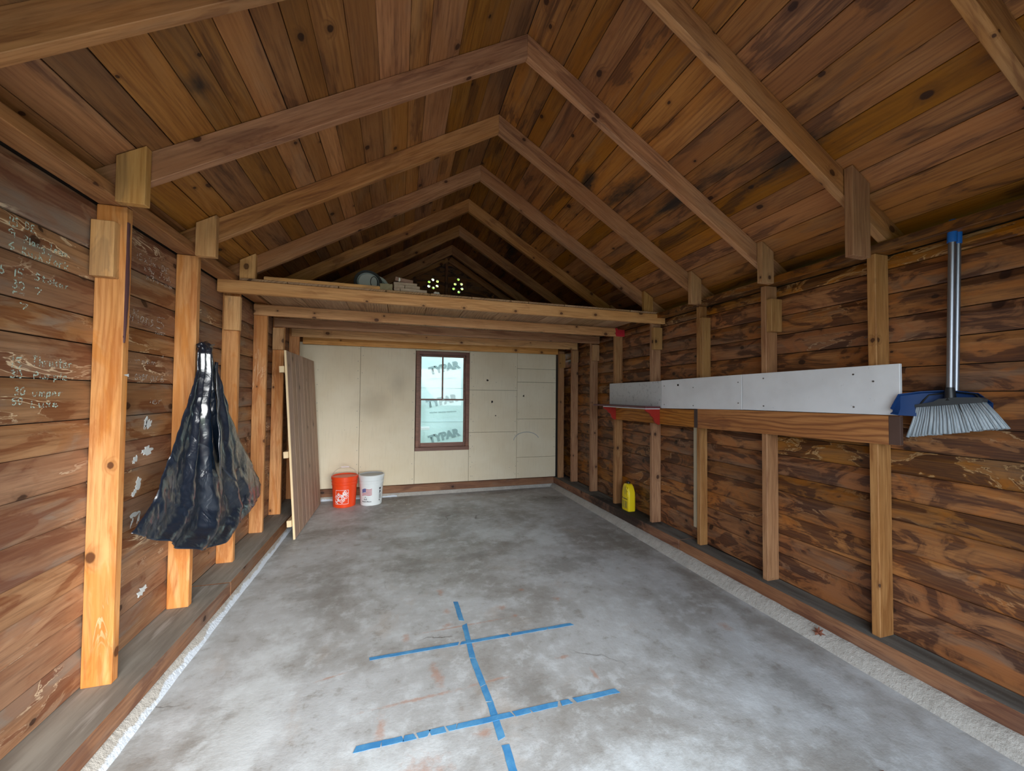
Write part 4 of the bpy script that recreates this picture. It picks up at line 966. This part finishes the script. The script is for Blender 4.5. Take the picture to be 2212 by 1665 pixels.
# ------------------------------------------------------------------ leaning board panel at the left
pn = empty('leaning_panel', 'grey brown batten backed board panel leaning against the left studs', 'panel', (-0.93, 4.65, 0))
foot = Vector((-0.925, 0, 0.0)); head = Vector((-1.040, 0, 1.775)); up_ = (head-foot).normalized(); out_ = Vector((up_.z, 0, -up_.x))
Lp = (head-foot).length
ws_ = [0.155, 0.148, 0.152, 0.156, 0.150, 0.152, 0.149, 0.150]; y = 4.045
for i, w_ in enumerate(ws_):
    c0 = foot+Vector((0, y+w_/2, 0))+out_*0.010; c1 = head+Vector((0, y+w_/2, 0))+out_*0.010
    beam('board', pn, c0-pn.location+up_*0.004, c1-pn.location, w_-0.006, 0.018, (0, 1, 0), M['door_board'], bev=0.003)
    y += w_
ye = y
beam('backing_sheet', pn, Vector((foot.x, (4.05+ye)/2, foot.z))+out_*0.010-pn.location+up_*0.008, Vector((head.x, (4.05+ye)/2, head.z))+out_*0.010-pn.location-up_*0.003, ye-4.06, 0.010, (0, 1, 0), M['raw_edge'], bev=0, label='pale backing sheet showing in the joints')  # one pale sheet added inside the boards so the joints look pale
bxo_m = beam('edge', pn, foot+Vector((0, 4.038, 0))+out_*0.010-pn.location+up_*0.004, head+Vector((0, 4.038, 0))+out_*0.010-pn.location, 0.010, 0.0178, (0, 1, 0), M['raw_edge'], bev=0.001, label='pale raw pine edge')
for s_ in (0.16, 0.80, 1.60):
    c_ = foot+up_*s_-out_*0.022
    beam('cleat', pn, Vector((c_.x, 4.015, c_.z))-pn.location, Vector((c_.x, ye-0.02, c_.z))-pn.location, 0.060, 0.040, up_, M['raw_edge'], bev=0.002, label='pale raw pine cleat')

# ------------------------------------------------------------------ black plastic bag hung from a stud nail
bag = empty('plastic_sack', 'black plastic sheet sack hanging from a nail on the left studs', 'bag', (-1.09, 2.63, 1.64))
Lc = [(2.560, 1.632), (2.531, 1.60), (2.523, 1.493), (2.440, 1.34), (2.384, 1.244), (2.269, 1.048), (2.205, 0.95), (2.149, 0.867), (2.060, 0.815), (1.996, 0.779)]
Rc = [(2.690, 1.634), (2.700, 1.60), (2.737, 1.506), (2.840, 1.39), (2.932, 1.275), (3.212, 0.997), (3.42, 0.80), (3.600, 0.625), (3.620, 0.56), (3.35, 0.525)]
Bc = [(1.996, 0.779), (2.06, 0.742), (2.141, 0.702), (2.25, 0.648), (2.357, 0.583), (2.48, 0.515), (2.628, 0.466), (2.78, 0.438), (2.92, 0.421), (2.96, 0.52), (3.10, 0.47), (3.35, 0.525)]
def interp(P, s_):
    s_ = max(0, min(1, s_))*(len(P)-1); i = min(int(s_), len(P)-2); t_ = s_-i
    return P[i][0]*(1-t_)+P[i+1][0]*t_, P[i][1]*(1-t_)+P[i+1][1]*t_
NU, NV = 90, 110
V = []; rr = random.Random(5)
from mathutils import noise as mn
for iu in range(NU+1):
    u = iu/NU
    for iv in range(NV+1):
        v = iv/NV
        ly, lz = interp(Lc, u); ry, rz_ = interp(Rc, u); by2, bz2 = interp(Bc, v)
        y = ly*(1-v)+ry*v; z = lz*(1-v)+rz_*v
        # pull the lower rows down to the hem curve
        e_y, e_z = Lc[-1][0]*(1-v)+Rc[-1][0]*v, Lc[-1][1]*(1-v)+Rc[-1][1]*v
        k = max(0, (u-0.08)/0.92)**1.5
        y += (by2-e_y)*k; z += (bz2-e_z)*k
        spread = 0.35+0.65*u
        ang_ = v*2*math.pi
        fold = 0.034*math.sin(ang_*2.2+0.6)+0.026*math.sin(ang_*4.3+1.2+0.8*u)+0.008*math.sin(ang_*8.3+2.0+1.5*u)
        vw = v*4.6+0.5*mn.noise(Vector((v*3, u*2.5, 7.7)))+0.35; fr = vw-math.floor(vw)
        saw = (fr/0.30 if fr < 0.30 else 1-(fr-0.30)/0.70); saw = saw*saw*(3-2*saw)
        fold = fold*0.35+0.060*(saw-0.5)*math.sin(math.pi*min(1, max(0, v*1.02)))**0.5
        cr = mn.noise(Vector((y*9, z*2.2, 0.3)))*0.012+abs(mn.noise(Vector((y*17+z*7, z*9-y*3, 2.3))))*0.012+abs(mn.noise(Vector((y*28+z*20, z*17-y*16, 5.3))))*0.008
        belly = 0.040*math.sin(math.pi*v)**0.7*(0.55+0.3*u)
        x = max(-1.128, -1.090+belly+(fold*0.8+0.008)*spread+cr*min(1, 0.3+u))
        V.append((x, y, z))
F = []
for iu in range(NU):
    for iv in range(NV):
        a = iu*(NV+1)+iv; F.append((a, a+1, a+NV+2, a+NV+1))
me = mesh('bag', V, F, True)
sk = link('film', me, bag, M['bag']); sk.location = -bag.location
md = sk.modifiers.new('thick', 'SOLIDIFY'); md.thickness = 0.0015; md.offset = -1
# gathered knot on top and the small bunched corner at the lower right
def crumple(loc, sc, seed):
    bm = bmesh.new(); bmesh.ops.create_icosphere(bm, subdivisions=3, radius=1)
    for v in bm.verts:
        n_ = mn.noise(v.co*2.3+Vector((seed, 0, 0)))
        v.co = Vector((v.co.x*sc[0], v.co.y*sc[1], v.co.z*sc[2]))*(1+0.45*n_)
    me = fin(bm, 'crumple', True); me.transform(Matrix.Translation(Vector(loc))); return me
o = link('knot', crumple((-1.085, 2.63, 1.632), (0.030, 0.066, 0.032), 2), bag, M['bag']); o.location = -bag.location
o = link('hem_bunch', crumple((-1.075, 3.02, 0.500), (0.03, 0.07, 0.055), 6), bag, M['bag']); o.location = -bag.location
# layered flap over the front
V = []; F = []; nu, nv = 26, 30
for i in range(nu+1):
    u = i/nu
    for j in range(nv+1):
        v = j/nv
        y0_ = 2.615-0.03*u; y1_ = 2.665+0.26*u**0.9
        y = y0_+(y1_-y0_)*v; z = 1.55-0.67*u+0.05*math.sin(v*7)*u-0.03*v*u
        x = -1.03+0.045*u+0.016*math.sin(v*11+1.0)*(0.4+u*.6)+mn.noise(Vector((y*12, z*9, 8)))*0.016
        V.append((x, y, z))
for i in range(nu):
    for j in range(nv): a = i*(nv+1)+j; F.append((a, a+1, a+nv+2, a+nv+1))
o = link('front_flap', mesh('flap', V, F, True), bag, M['bag']); o.location = -bag.location
md = o.modifiers.new('thick', 'SOLIDIFY'); md.thickness = 0.0012
o = link('nail', tube([(-1.13, 2.64, 1.640), (-1.04, 2.64, 1.652)], 0.003, 6), wl, M['steel_dull'])

# ------------------------------------------------------------------ blue tape on the floor
def tape_strip(label, segs, w_, gaps_seed):
    rr = random.Random(gaps_seed); bm = bmesh.new(); cx = Vector((segs[0][0], segs[0][1], 0))
    for (xa, ya, xb, yb) in segs:
        a, b = Vector((xa, ya, 0)), Vector((xb, yb, 0)); d = (b-a); L = d.length; d.normalize(); s_ = Vector((-d.y, d.x, 0)); n = max(2, int(L/0.03)); top = []
        for i in range(n+1):
            p = a+d*L*i/n; e = 0.0012
            wl_, wr_ = w_/2+rr.uniform(-e, e), w_/2+rr.uniform(-e, e); sk_ = (rr.uniform(-.008, .008) if i in (0, n) else 0)
            top.append([bm.verts.new(p+s_*wl_+d*sk_+Vector((0, 0, 0.0003))-cx), bm.verts.new(p-s_*wr_-d*sk_+Vector((0, 0, 0.0003))-cx),
                        bm.verts.new(p+s_*wl_+d*sk_+Vector((0, 0, 0.0011))-cx), bm.verts.new(p-s_*wr_-d*sk_+Vector((0, 0, 0.0011))-cx)])
        for r0, r1 in zip(top, top[1:]):
            bm.faces.new((r0[2], r0[3], r1[3], r1[2])); bm.faces.new((r0[0], r0[2], r1[2], r1[0])); bm.faces.new((r0[3], r0[1], r1[1], r1[3]))
        bm.faces.new((top[0][0], top[0][1], top[0][3], top[0][2])); bm.faces.new((top[-1][0], top[-1][1], top[-1][3], top[-1][2]))
    o = link('floor_tape', fin(bm, 'tape'), None, M['tape']); o.location = cx; tag(o, label, 'tape'); return o
tape_strip('long blue tape strip running down the floor through both cross strips', [(0.384, 2.565, 0.388, 2.345), (0.398, 2.30, 0.392, 2.0), (0.392, 1.995, 0.404, 1.80), (0.405, 1.795, 0.412, 1.70), (0.413, 1.695, 0.417, 1.505), (0.424, 1.475, 0.420, 1.15)], 0.030, 1)
def cross(label, x0, x1, y0, y1, cuts, w_, seed, z):
    segs = []; xs = [x0]+[c for c in cuts]+[x1]; k = (y1-y0)/(x1-x0)
    pts = [x0]
    a = x0
    for c_, g in cuts+[(x1, 0)]:
        segs.append((a, y0+(a-x0)*k, c_, y0+(c_-x0)*k)); a = c_+g
    o = tape_strip(label, segs, w_, seed); o.location.z = z; return o
def nocut(v): return v
for args in (('far blue cross strip of tape on the floor, nearly whole', -0.123, 1.021, 2.134, 2.129, [(0.338, 0.012), (0.627, 0.014), (0.86, 0.004)], 0.023, 3, 0.0012),
             ('near blue cross strip of tape on the floor, torn into dashes', -0.141, 0.999, 1.613, 1.597, [(-0.045, 0.003), (0.038, 0.003), (0.085, 0.010), (0.140, 0.004), (0.205, 0.009), (0.25, 0.003), (0.49, 0.008), (0.57, 0.004), (0.70, 0.016), (0.762, 0.020)], 0.027, 5, 0.0012)):
    label, x0, x1, y0, y1, cuts, w_, seed, z = args
    k = (y1-y0)/(x1-x0); segs = []; a = x0
    for c_, g in cuts+[(x1, 0)]: segs.append((a, y0+(a-x0)*k, c_, y0+(c_-x0)*k)); a = c_+g
    o = tape_strip(label, segs, w_, seed); o.location.z = z

# ------------------------------------------------------------------ dry leaf lying on the right curb
def maple(sx):
    pts = []
    for a, r in ((0, 1), (18, .45), (40, .85), (60, .4), (85, .9), (110, .4), (140, .6), (180, .15), (220, .6), (250, .4), (275, .9), (300, .4), (320, .85), (342, .45)): pts.append((sx*r*math.cos(R(a)), sx*r*math.sin(R(a))))
    bm = bmesh.new(); c_ = bm.verts.new((0, 0, 0.006)); vs_ = [bm.verts.new((x, y, 0.004+0.007*math.sin(i*1.7))) for i, (x, y) in enumerate(pts)]
    for i in range(len(vs_)): bm.faces.new((c_, vs_[i], vs_[(i+1) % len(vs_)]))
    r_ = bmesh.ops.solidify(bm, geom=bm.faces[:], thickness=0.0008); return fin(bm, 'leaf')
o = link('dry_leaf', maple(0.038), None, M['leaf_dry']); o.location = (2.285, 1.60, 0.050); o.rotation_euler = (0, R(-42), 0.5); tag(o, 'curled dry reddish leaf on the right concrete curb', 'leaf')
o = link('dry_leaf', maple(0.013), None, M['leaf_dry']); o.location = (1.72, 0.98, 0.0015); o.rotation_euler = (0, 0, 0.8); tag(o, 'tiny dark red leaf on the floor near the camera', 'leaf')
o = link('debris', maple(0.010), None, M['tissue']); o.location = (0.115, 4.96, 0.0015); tag(o, 'pale chip on the floor right of the white bucket', 'debris')

# ------------------------------------------------------------------ chalk writing on the left siding
G = {'0': [[(0, .5), (.1, .9), (.4, 1), (.6, .6), (.5, .1), (.2, 0), (0, .4)]], '1': [[(.2, 1), (.15, 0)]], '2': [[(0, .8), (.3, 1), (.6, .75), (0, 0), (.6, .05)]],
     '3': [[(0, .9), (.3, 1), (.5, .8), (.2, .55), (.5, .35), (.35, 0), (0, .1)]], '4': [[(.1, 1), (0, .4), (.5, .4)], [(.45, .9), (.4, 0)]], '5': [[(.6, 1), (.1, .95), (.05, .55), (.4, .55), (.55, .25), (.3, 0), (0, .05)]],
     '6': [[(.45, 1), (.1, .5), (.1, .1), (.4, 0), (.5, .3), (.15, .4)]], '7': [[(0, .95), (.55, 1), (.2, 0)]], '9': [[(.5, .8), (.2, 1), (0, .7), (.3, .5), (.5, .8), (.45, 0)]],
     'D': [[(.1, 1), (.05, 0), (.4, .1), (.55, .55), (.35, .95), (0, 1)]], 'E': [[(.5, 1), (.05, .9), (.0, .5), (.35, .5)], [(0, .5), (.05, 0), (.6, .05)]], 'P': [[(.1, 0), (.05, 1), (.45, .9), (.45, .55), (.1, .5)]],
     'J': [[(.1, 1), (.6, 1)], [(.4, 1), (.35, .1), (.1, 0), (0, .2)]], 'R': [[(.05, 0), (.05, 1), (.45, .85), (.1, .5), (.5, 0)]], 'S': [[(.5, .9), (.15, 1), (.1, .6), (.45, .4), (.3, 0), (0, .1)]],
     'M': [[(0, 0), (.1, 1), (.35, .4), (.6, 1), (.7, 0)]], 'T': [[(0, 1), (.7, .95)], [(.35, 1), (.3, 0)]], 'L': [[(.1, 1), (.05, 0), (.5, .05)]], 'a': [[(.45, .5), (.2, .6), (.0, .3), (.2, 0), (.45, .5), (.5, 0)]],
     'b': [[(.05, 1), (.05, 0), (.4, .1), (.4, .5), (.05, .5)]], 'e': [[(0, .3), (.4, .4), (.3, .6), (.05, .5), (0, .1), (.3, 0), (.5, .15)]], 'g': [[(.4, .5), (.1, .6), (0, .3), (.3, .1), (.45, .55), (.4, -.4), (.1, -.4)]],
     'h': [[(.05, 1), (0, 0), (.1, .45), (.35, .5), (.4, 0)]], 'i': [[(.1, .6), (.1, 0)], [(.1, .85), (.12, .82)]], 'k': [[(.05, 1), (0, 0)], [(.4, .6), (.05, .3), (.45, 0)]], 'l': [[(.1, 1), (.08, 0)]], 'm': [[(0, 0), (.05, .6), (.2, .5), (.25, 0), (.3, .5), (.5, .5), (.55, 0)]],
     'n': [[(0, .6), (.0, 0), (.1, .5), (.35, .55), (.4, 0)]], 'o': [[(.2, .6), (0, .3), (.2, 0), (.4, .3), (.2, .6)]], 'p': [[(.0, .6), (.0, -.4)], [(0, .5), (.35, .55), (.35, .1), (0, .05)]], 'r': [[(0, .6), (.0, 0), (.1, .5), (.4, .6)]],
     's': [[(.35, .6), (.05, .5), (.35, .2), (0, 0)]], 't': [[(.2, 1), (.15, 0), (.35, .05)], [(0, .65), (.45, .7)]], 'u': [[(0, .6), (.05, .05), (.35, .1), (.4, .6), (.45, 0)]], 'v': [[(0, .6), (.2, 0), (.4, .6)]], 'w': [[(0, .6), (.12, 0), (.28, .5), (.42, 0), (.6, .6)]],
     'x': [[(0, .6), (.4, 0)], [(.4, .6), (0, 0)]], 'y': [[(0, .6), (.2, .1)], [(.4, .6), (.1, -.4)]], 'z': [[(0, .6), (.4, .6), (0, 0), (.45, 0)]], "'": [[(.1, 1), (.05, .8)]], '.': [[(.1, .05), (.14, .0)]], '-': [[(0, .3), (.4, .32)]], '_': [[(-.1, -.1), (.8, -.05)], [(0, -.3), (.7, -.25)]]}
def write(text, y0, z0, y1, size, X=XL+0.0015, mat=None, thick=0.0032):
    x = 0; strokes = []
    for ch in text:
        if ch == ' ': x += 0.45; continue
        gl = G.get(ch)
        if gl is None: continue
        strokes += [[(x+a, b) for a, b in s_] for s_ in gl]; x += max(p[0] for s_ in gl for p in s_)+0.22
    sx = (y1-y0)/max(x-0.2, 0.1); rr = random.Random(text+str(y0)); bm = bmesh.new()
    for s_ in strokes:
        pts = []
        for (a, b), (c_, d_) in zip(s_, s_[1:]):
            for q in range(3): pts.append((a+(c_-a)*q/3, b+(d_-b)*q/3))
        pts.append(s_[-1])
        P = [Vector((X, y0+a*sx+rr.uniform(-.0012, .0012), z0+(b-0.4)*size+rr.uniform(-.0012, .0012))) for a, b in pts]
        row = []
        for i, p in enumerate(P):
            d = P[min(i+1, len(P)-1)]-P[max(0, i-1)]
            if d.length < 1e-6: d = Vector((0, 1, 0))
            n_ = Vector((0, -d.z, d.y)).normalized()*thick*rr.uniform(.3, .6)
            row.append((bm.verts.new(p+n_), bm.verts.new(p-n_)))
        for r0, r1 in zip(row, row[1:]): bm.faces.new((r0[0], r1[0], r1[1], r0[1]))
    me = bpy.data.meshes.new('chalk'); bm.to_mesh(me); bm.free()
    return link('chalk_writing', me, wl, mat or M['chalk'])
CH, CW = M['chalk'], M['chalk_white']
for txt, y0_, z0_, y1_, sz, mt in (
    ('15', 1.653, 1.928, 1.688, .030, CH), ('DE', 1.712, 1.934, 1.750, .026, CH), ('9', 1.656, 1.888, 1.678, .028, CH), ('Plang', 1.709, 1.886, 1.790, .026, CH), ('Jean', 1.805, 1.894, 1.885, .026, CH),
    ('6', 1.655, 1.848, 1.678, .026, CH), ('Rush', 1.705, 1.845, 1.782, .028, CH), ('Jork', 1.798, 1.850, 1.895, .034, CH), ('35', 1.618, 1.760, 1.648, .026, CH), ('15', 1.679, 1.764, 1.714, .032, CH),
    ('Stocker', 1.756, 1.772, 1.900, .024, CH), ('30', 1.677, 1.724, 1.718, .028, CH), ('7', 1.759, 1.722, 1.786, .024, CH), ('rn', 1.68, 1.700, 1.72, .012, CH), ('Mu.', 1.766, 1.625, 1.841, .036, CH), ('Jean', 1.866, 1.630, 1.940, .026, CH),
    ('7', 1.705, 1.655, 1.735, .022, CH), ('40 3', 1.705, 1.592, 1.860, .024, CH), ('15', 1.681, 1.462, 1.722, .036, CH), ('Thruster', 1.758, 1.473, 1.928, .034, CH), ('30', 1.683, 1.424, 1.723, .026, CH), ('Purple', 1.763, 1.424, 1.912, .026, CH),
    ('5', 1.63, 1.49, 1.645, .020, CH), ('30', 1.700, 1.367, 1.737, .026, CH), ('Bumper', 1.766, 1.362, 1.890, .028, CH), ('50', 1.692, 1.333, 1.730, .022, CH), ('Luxe', 1.760, 1.322, 1.872, .024, CH),
    ('15x3w-DE', 2.283, 2.035, 2.560, .032, CW), ('x9w. Josh', 2.345, 1.992, 2.575, .030, CW), ('x3w-Cam', 2.365, 1.955, 2.590, .028, CW), ('oMans', 2.235, 1.735, 2.435, .062, CW), ('5', 2.459, 1.735, 2.540, .062, CW), ('_', 2.455, 1.715, 2.545, .050, CW),
    ('Living', 2.285, 1.598, 2.535, .048, CW), ('room', 2.31, 1.524, 2.465, .024, CW), ('ever', 2.305, 1.450, 2.405, .046, CW), ('are', 2.425, 1.445, 2.545, .050, CW), ('ier', 2.425, 1.322, 2.535, .034, CW)):
    write(txt, y0_, z0_, y1_, sz, mat=mt, thick=0.0052 if mt is CW else 0.0046)
# white paint smears on the boards behind the sack
def smear(y, z, w_, h, seed):
    rr = random.Random(seed); pts = []
    n = 18
    for i in range(n):
        a = 2*math.pi*i/n; k = rr.uniform(0.35, 1.1) if i % 2 else rr.uniform(.7, 1.2)
        pts.append((y+w_*math.cos(a)*k+0.35*h*math.sin(a), z+h*math.sin(a)*k))
    link('paint_smear', prism(pts, 'x', XL-0.003, XL+0.0012), wl, M['white_paint'], label='dried white paint smear')
for q in ((2.42, 1.205, .030, .028, 1), (2.40, 1.215, .012, .034, 11), (2.42, 1.070, .045, .024, 2), (2.33, 1.040, .018, .020, 3), (2.36, 0.915, .022, .035, 4), (2.33, 0.875, .016, .018, 5), (2.34, 0.770, .040, .014, 6), (2.37, 0.745, .010, .030, 7), (2.32, 0.735, .008, .026, 8), (2.42, 0.36, .045, .022, 9), (2.33, 0.50, .04, .012, 10)): smear(*q)
link('chip', prism([(2.036, 1.443), (2.068, 1.449), (2.068, 1.436)], 'x', XLs, XLs+0.0015), wl, M['white_paint'])

# ------------------------------------------------------------------ outside: ground, neighbour wall with house wrap, tree
bm = bmesh.new(); box_bm(bm, -40, 40, -40, -0.5, -0.25, -0.03); box_bm(bm, -40, -1.4, -0.5, 40, -0.25, -0.06); box_bm(bm, 2.7, 40, -0.5, 40, -0.25, -0.06); box_bm(bm, -1.4, 2.7, 5.7, 40, -0.25, -0.06)
link('ground', fin(bm, 'g'), None, M['grass'], kind='structure')
bm = bmesh.new(); box_bm(bm, -2.2, 3.4, -12, -0.5, -0.03, -0.01); link('driveway', fin(bm, 'd'), None, M['drive'], kind='structure')
nb = empty('neighbour_wall', 'pale blue green house wrapped wall of the building outside the window', 'wall', (0.6, 6.70, -0.06))
def nbl(o): o.location = Vector(o.location)-nb.location; o.parent = nb; return o
nbl(bxo('sheathing', None, -1.5, 3.2, 6.712, 6.85, -0.06, 2.42, M['strip'], 0))
nbl(bxo('house_wrap', None, -1.5, 3.2, 6.700, 6.711, 0.10, 2.40, M['wrap'], 0.002))
def wrap_text(s_, size, bold, x, z, rot, mat, nm='lettering'):
    me = text_mesh(s_, size, bold, 1.0); me.transform(Matrix.Translation((x, 6.6965, z)) @ Matrix.Rotation(R(90), 4, 'X') @ Matrix.Rotation(rot, 4, 'Z'))
    o = link(nm, me, nb, mat); o.location = -nb.location
wrap_text('TYPAR', 0.175, 0.011, 0.765, 0.655, R(14), M['wrap_ink']); wrap_text('TYPAR', 0.175, 0.011, 0.72, 1.26, R(13), M['wrap_ink']); wrap_text('TYPAR', 0.175, 0.010, 0.755, 1.835, R(15), M['wrap_ink'])
for zz, mt, s_ in ((1.075, M['wrap_ink'], 'weather resistive membrane'), (1.66, M['wrap_ink_pale'], 'weather resistive membrane')):
    wrap_text(s_, 0.040, 0.0006, 0.74, zz, R(3), mt)
o = nbl(bxo('fold_line', None, -1.4, 3.1, 6.697, 6.700, 0.905, 0.910, M['wrap_ink_pale'], 0)); 
nbl(bxo('fold_line', None, 0.2, 3.1, 6.697, 6.700, 1.49, 1.494, M['wrap_ink_pale'], 0))
nbl(bxo('corner_board', None, 0.315, 0.36, 6.66, 6.6965, -0.05, 1.35, flat('corner_board', (0.45, 0.55, 0.50), 0.7), 0.002))
o = loose('white_batten', 'white batten end across the lower left of the window view, outside', 'board', 0.25, 0.50, 6.50, 6.54, 0.785, 0.835, flat('bright_white_batten', (0.85, 0.87, 0.87), 0.5))
o.parent = None
nbl_post = None
# batten is carried by a stake
st_ = link('stake', prism([(-0.02, -0.845), (0.02, -0.845), (0.02, 0.0), (-0.02, 0.0)], 'y', 0.005, 0.035), o, M['block']); st_.location = (-0.10, 0.0, 0)
# tree beyond, seen through the vent holes
tr_ = empty('leafy_tree', 'bright green leafy tree beyond the back gable vent holes', 'tree', (1.2, 10.5, -0.06))
o = link('trunk', tube([(0, 0, 0), (0.1, 0, 1.5), (0.0, 0.1, 3.0), (0.1, 0, 4.0)], [0.16, 0.13, 0.11, 0.07], 10), tr_, M['bark'])
V = []; F = []; rr = random.Random(8)
for i in range(5200):
    a = rr.uniform(0, 2*math.pi); rad = rr.random()**0.4; ph = math.acos(rr.uniform(-1, 1))
    c_ = Vector((2.6*rad*math.sin(ph)*math.cos(a), 1.3*rad*math.sin(ph)*math.sin(a), 4.2+1.9*rad*math.cos(ph)))
    u = Vector((rr.gauss(0, 1), rr.gauss(0, 1), rr.gauss(0, 1))).normalized(); v = u.cross(Vector((rr.gauss(0, 1), rr.gauss(0, 1), rr.gauss(0, 1)))).normalized()
    b = len(V); s_ = rr.uniform(.06, .11); V += [c_-u*s_, c_+v*s_*.5, c_+u*s_, c_-v*s_*.5]; F.append((b, b+1, b+2, b+3))
o = link('foliage', mesh('fol', V, F), tr_, M['leaf'], kind='stuff')
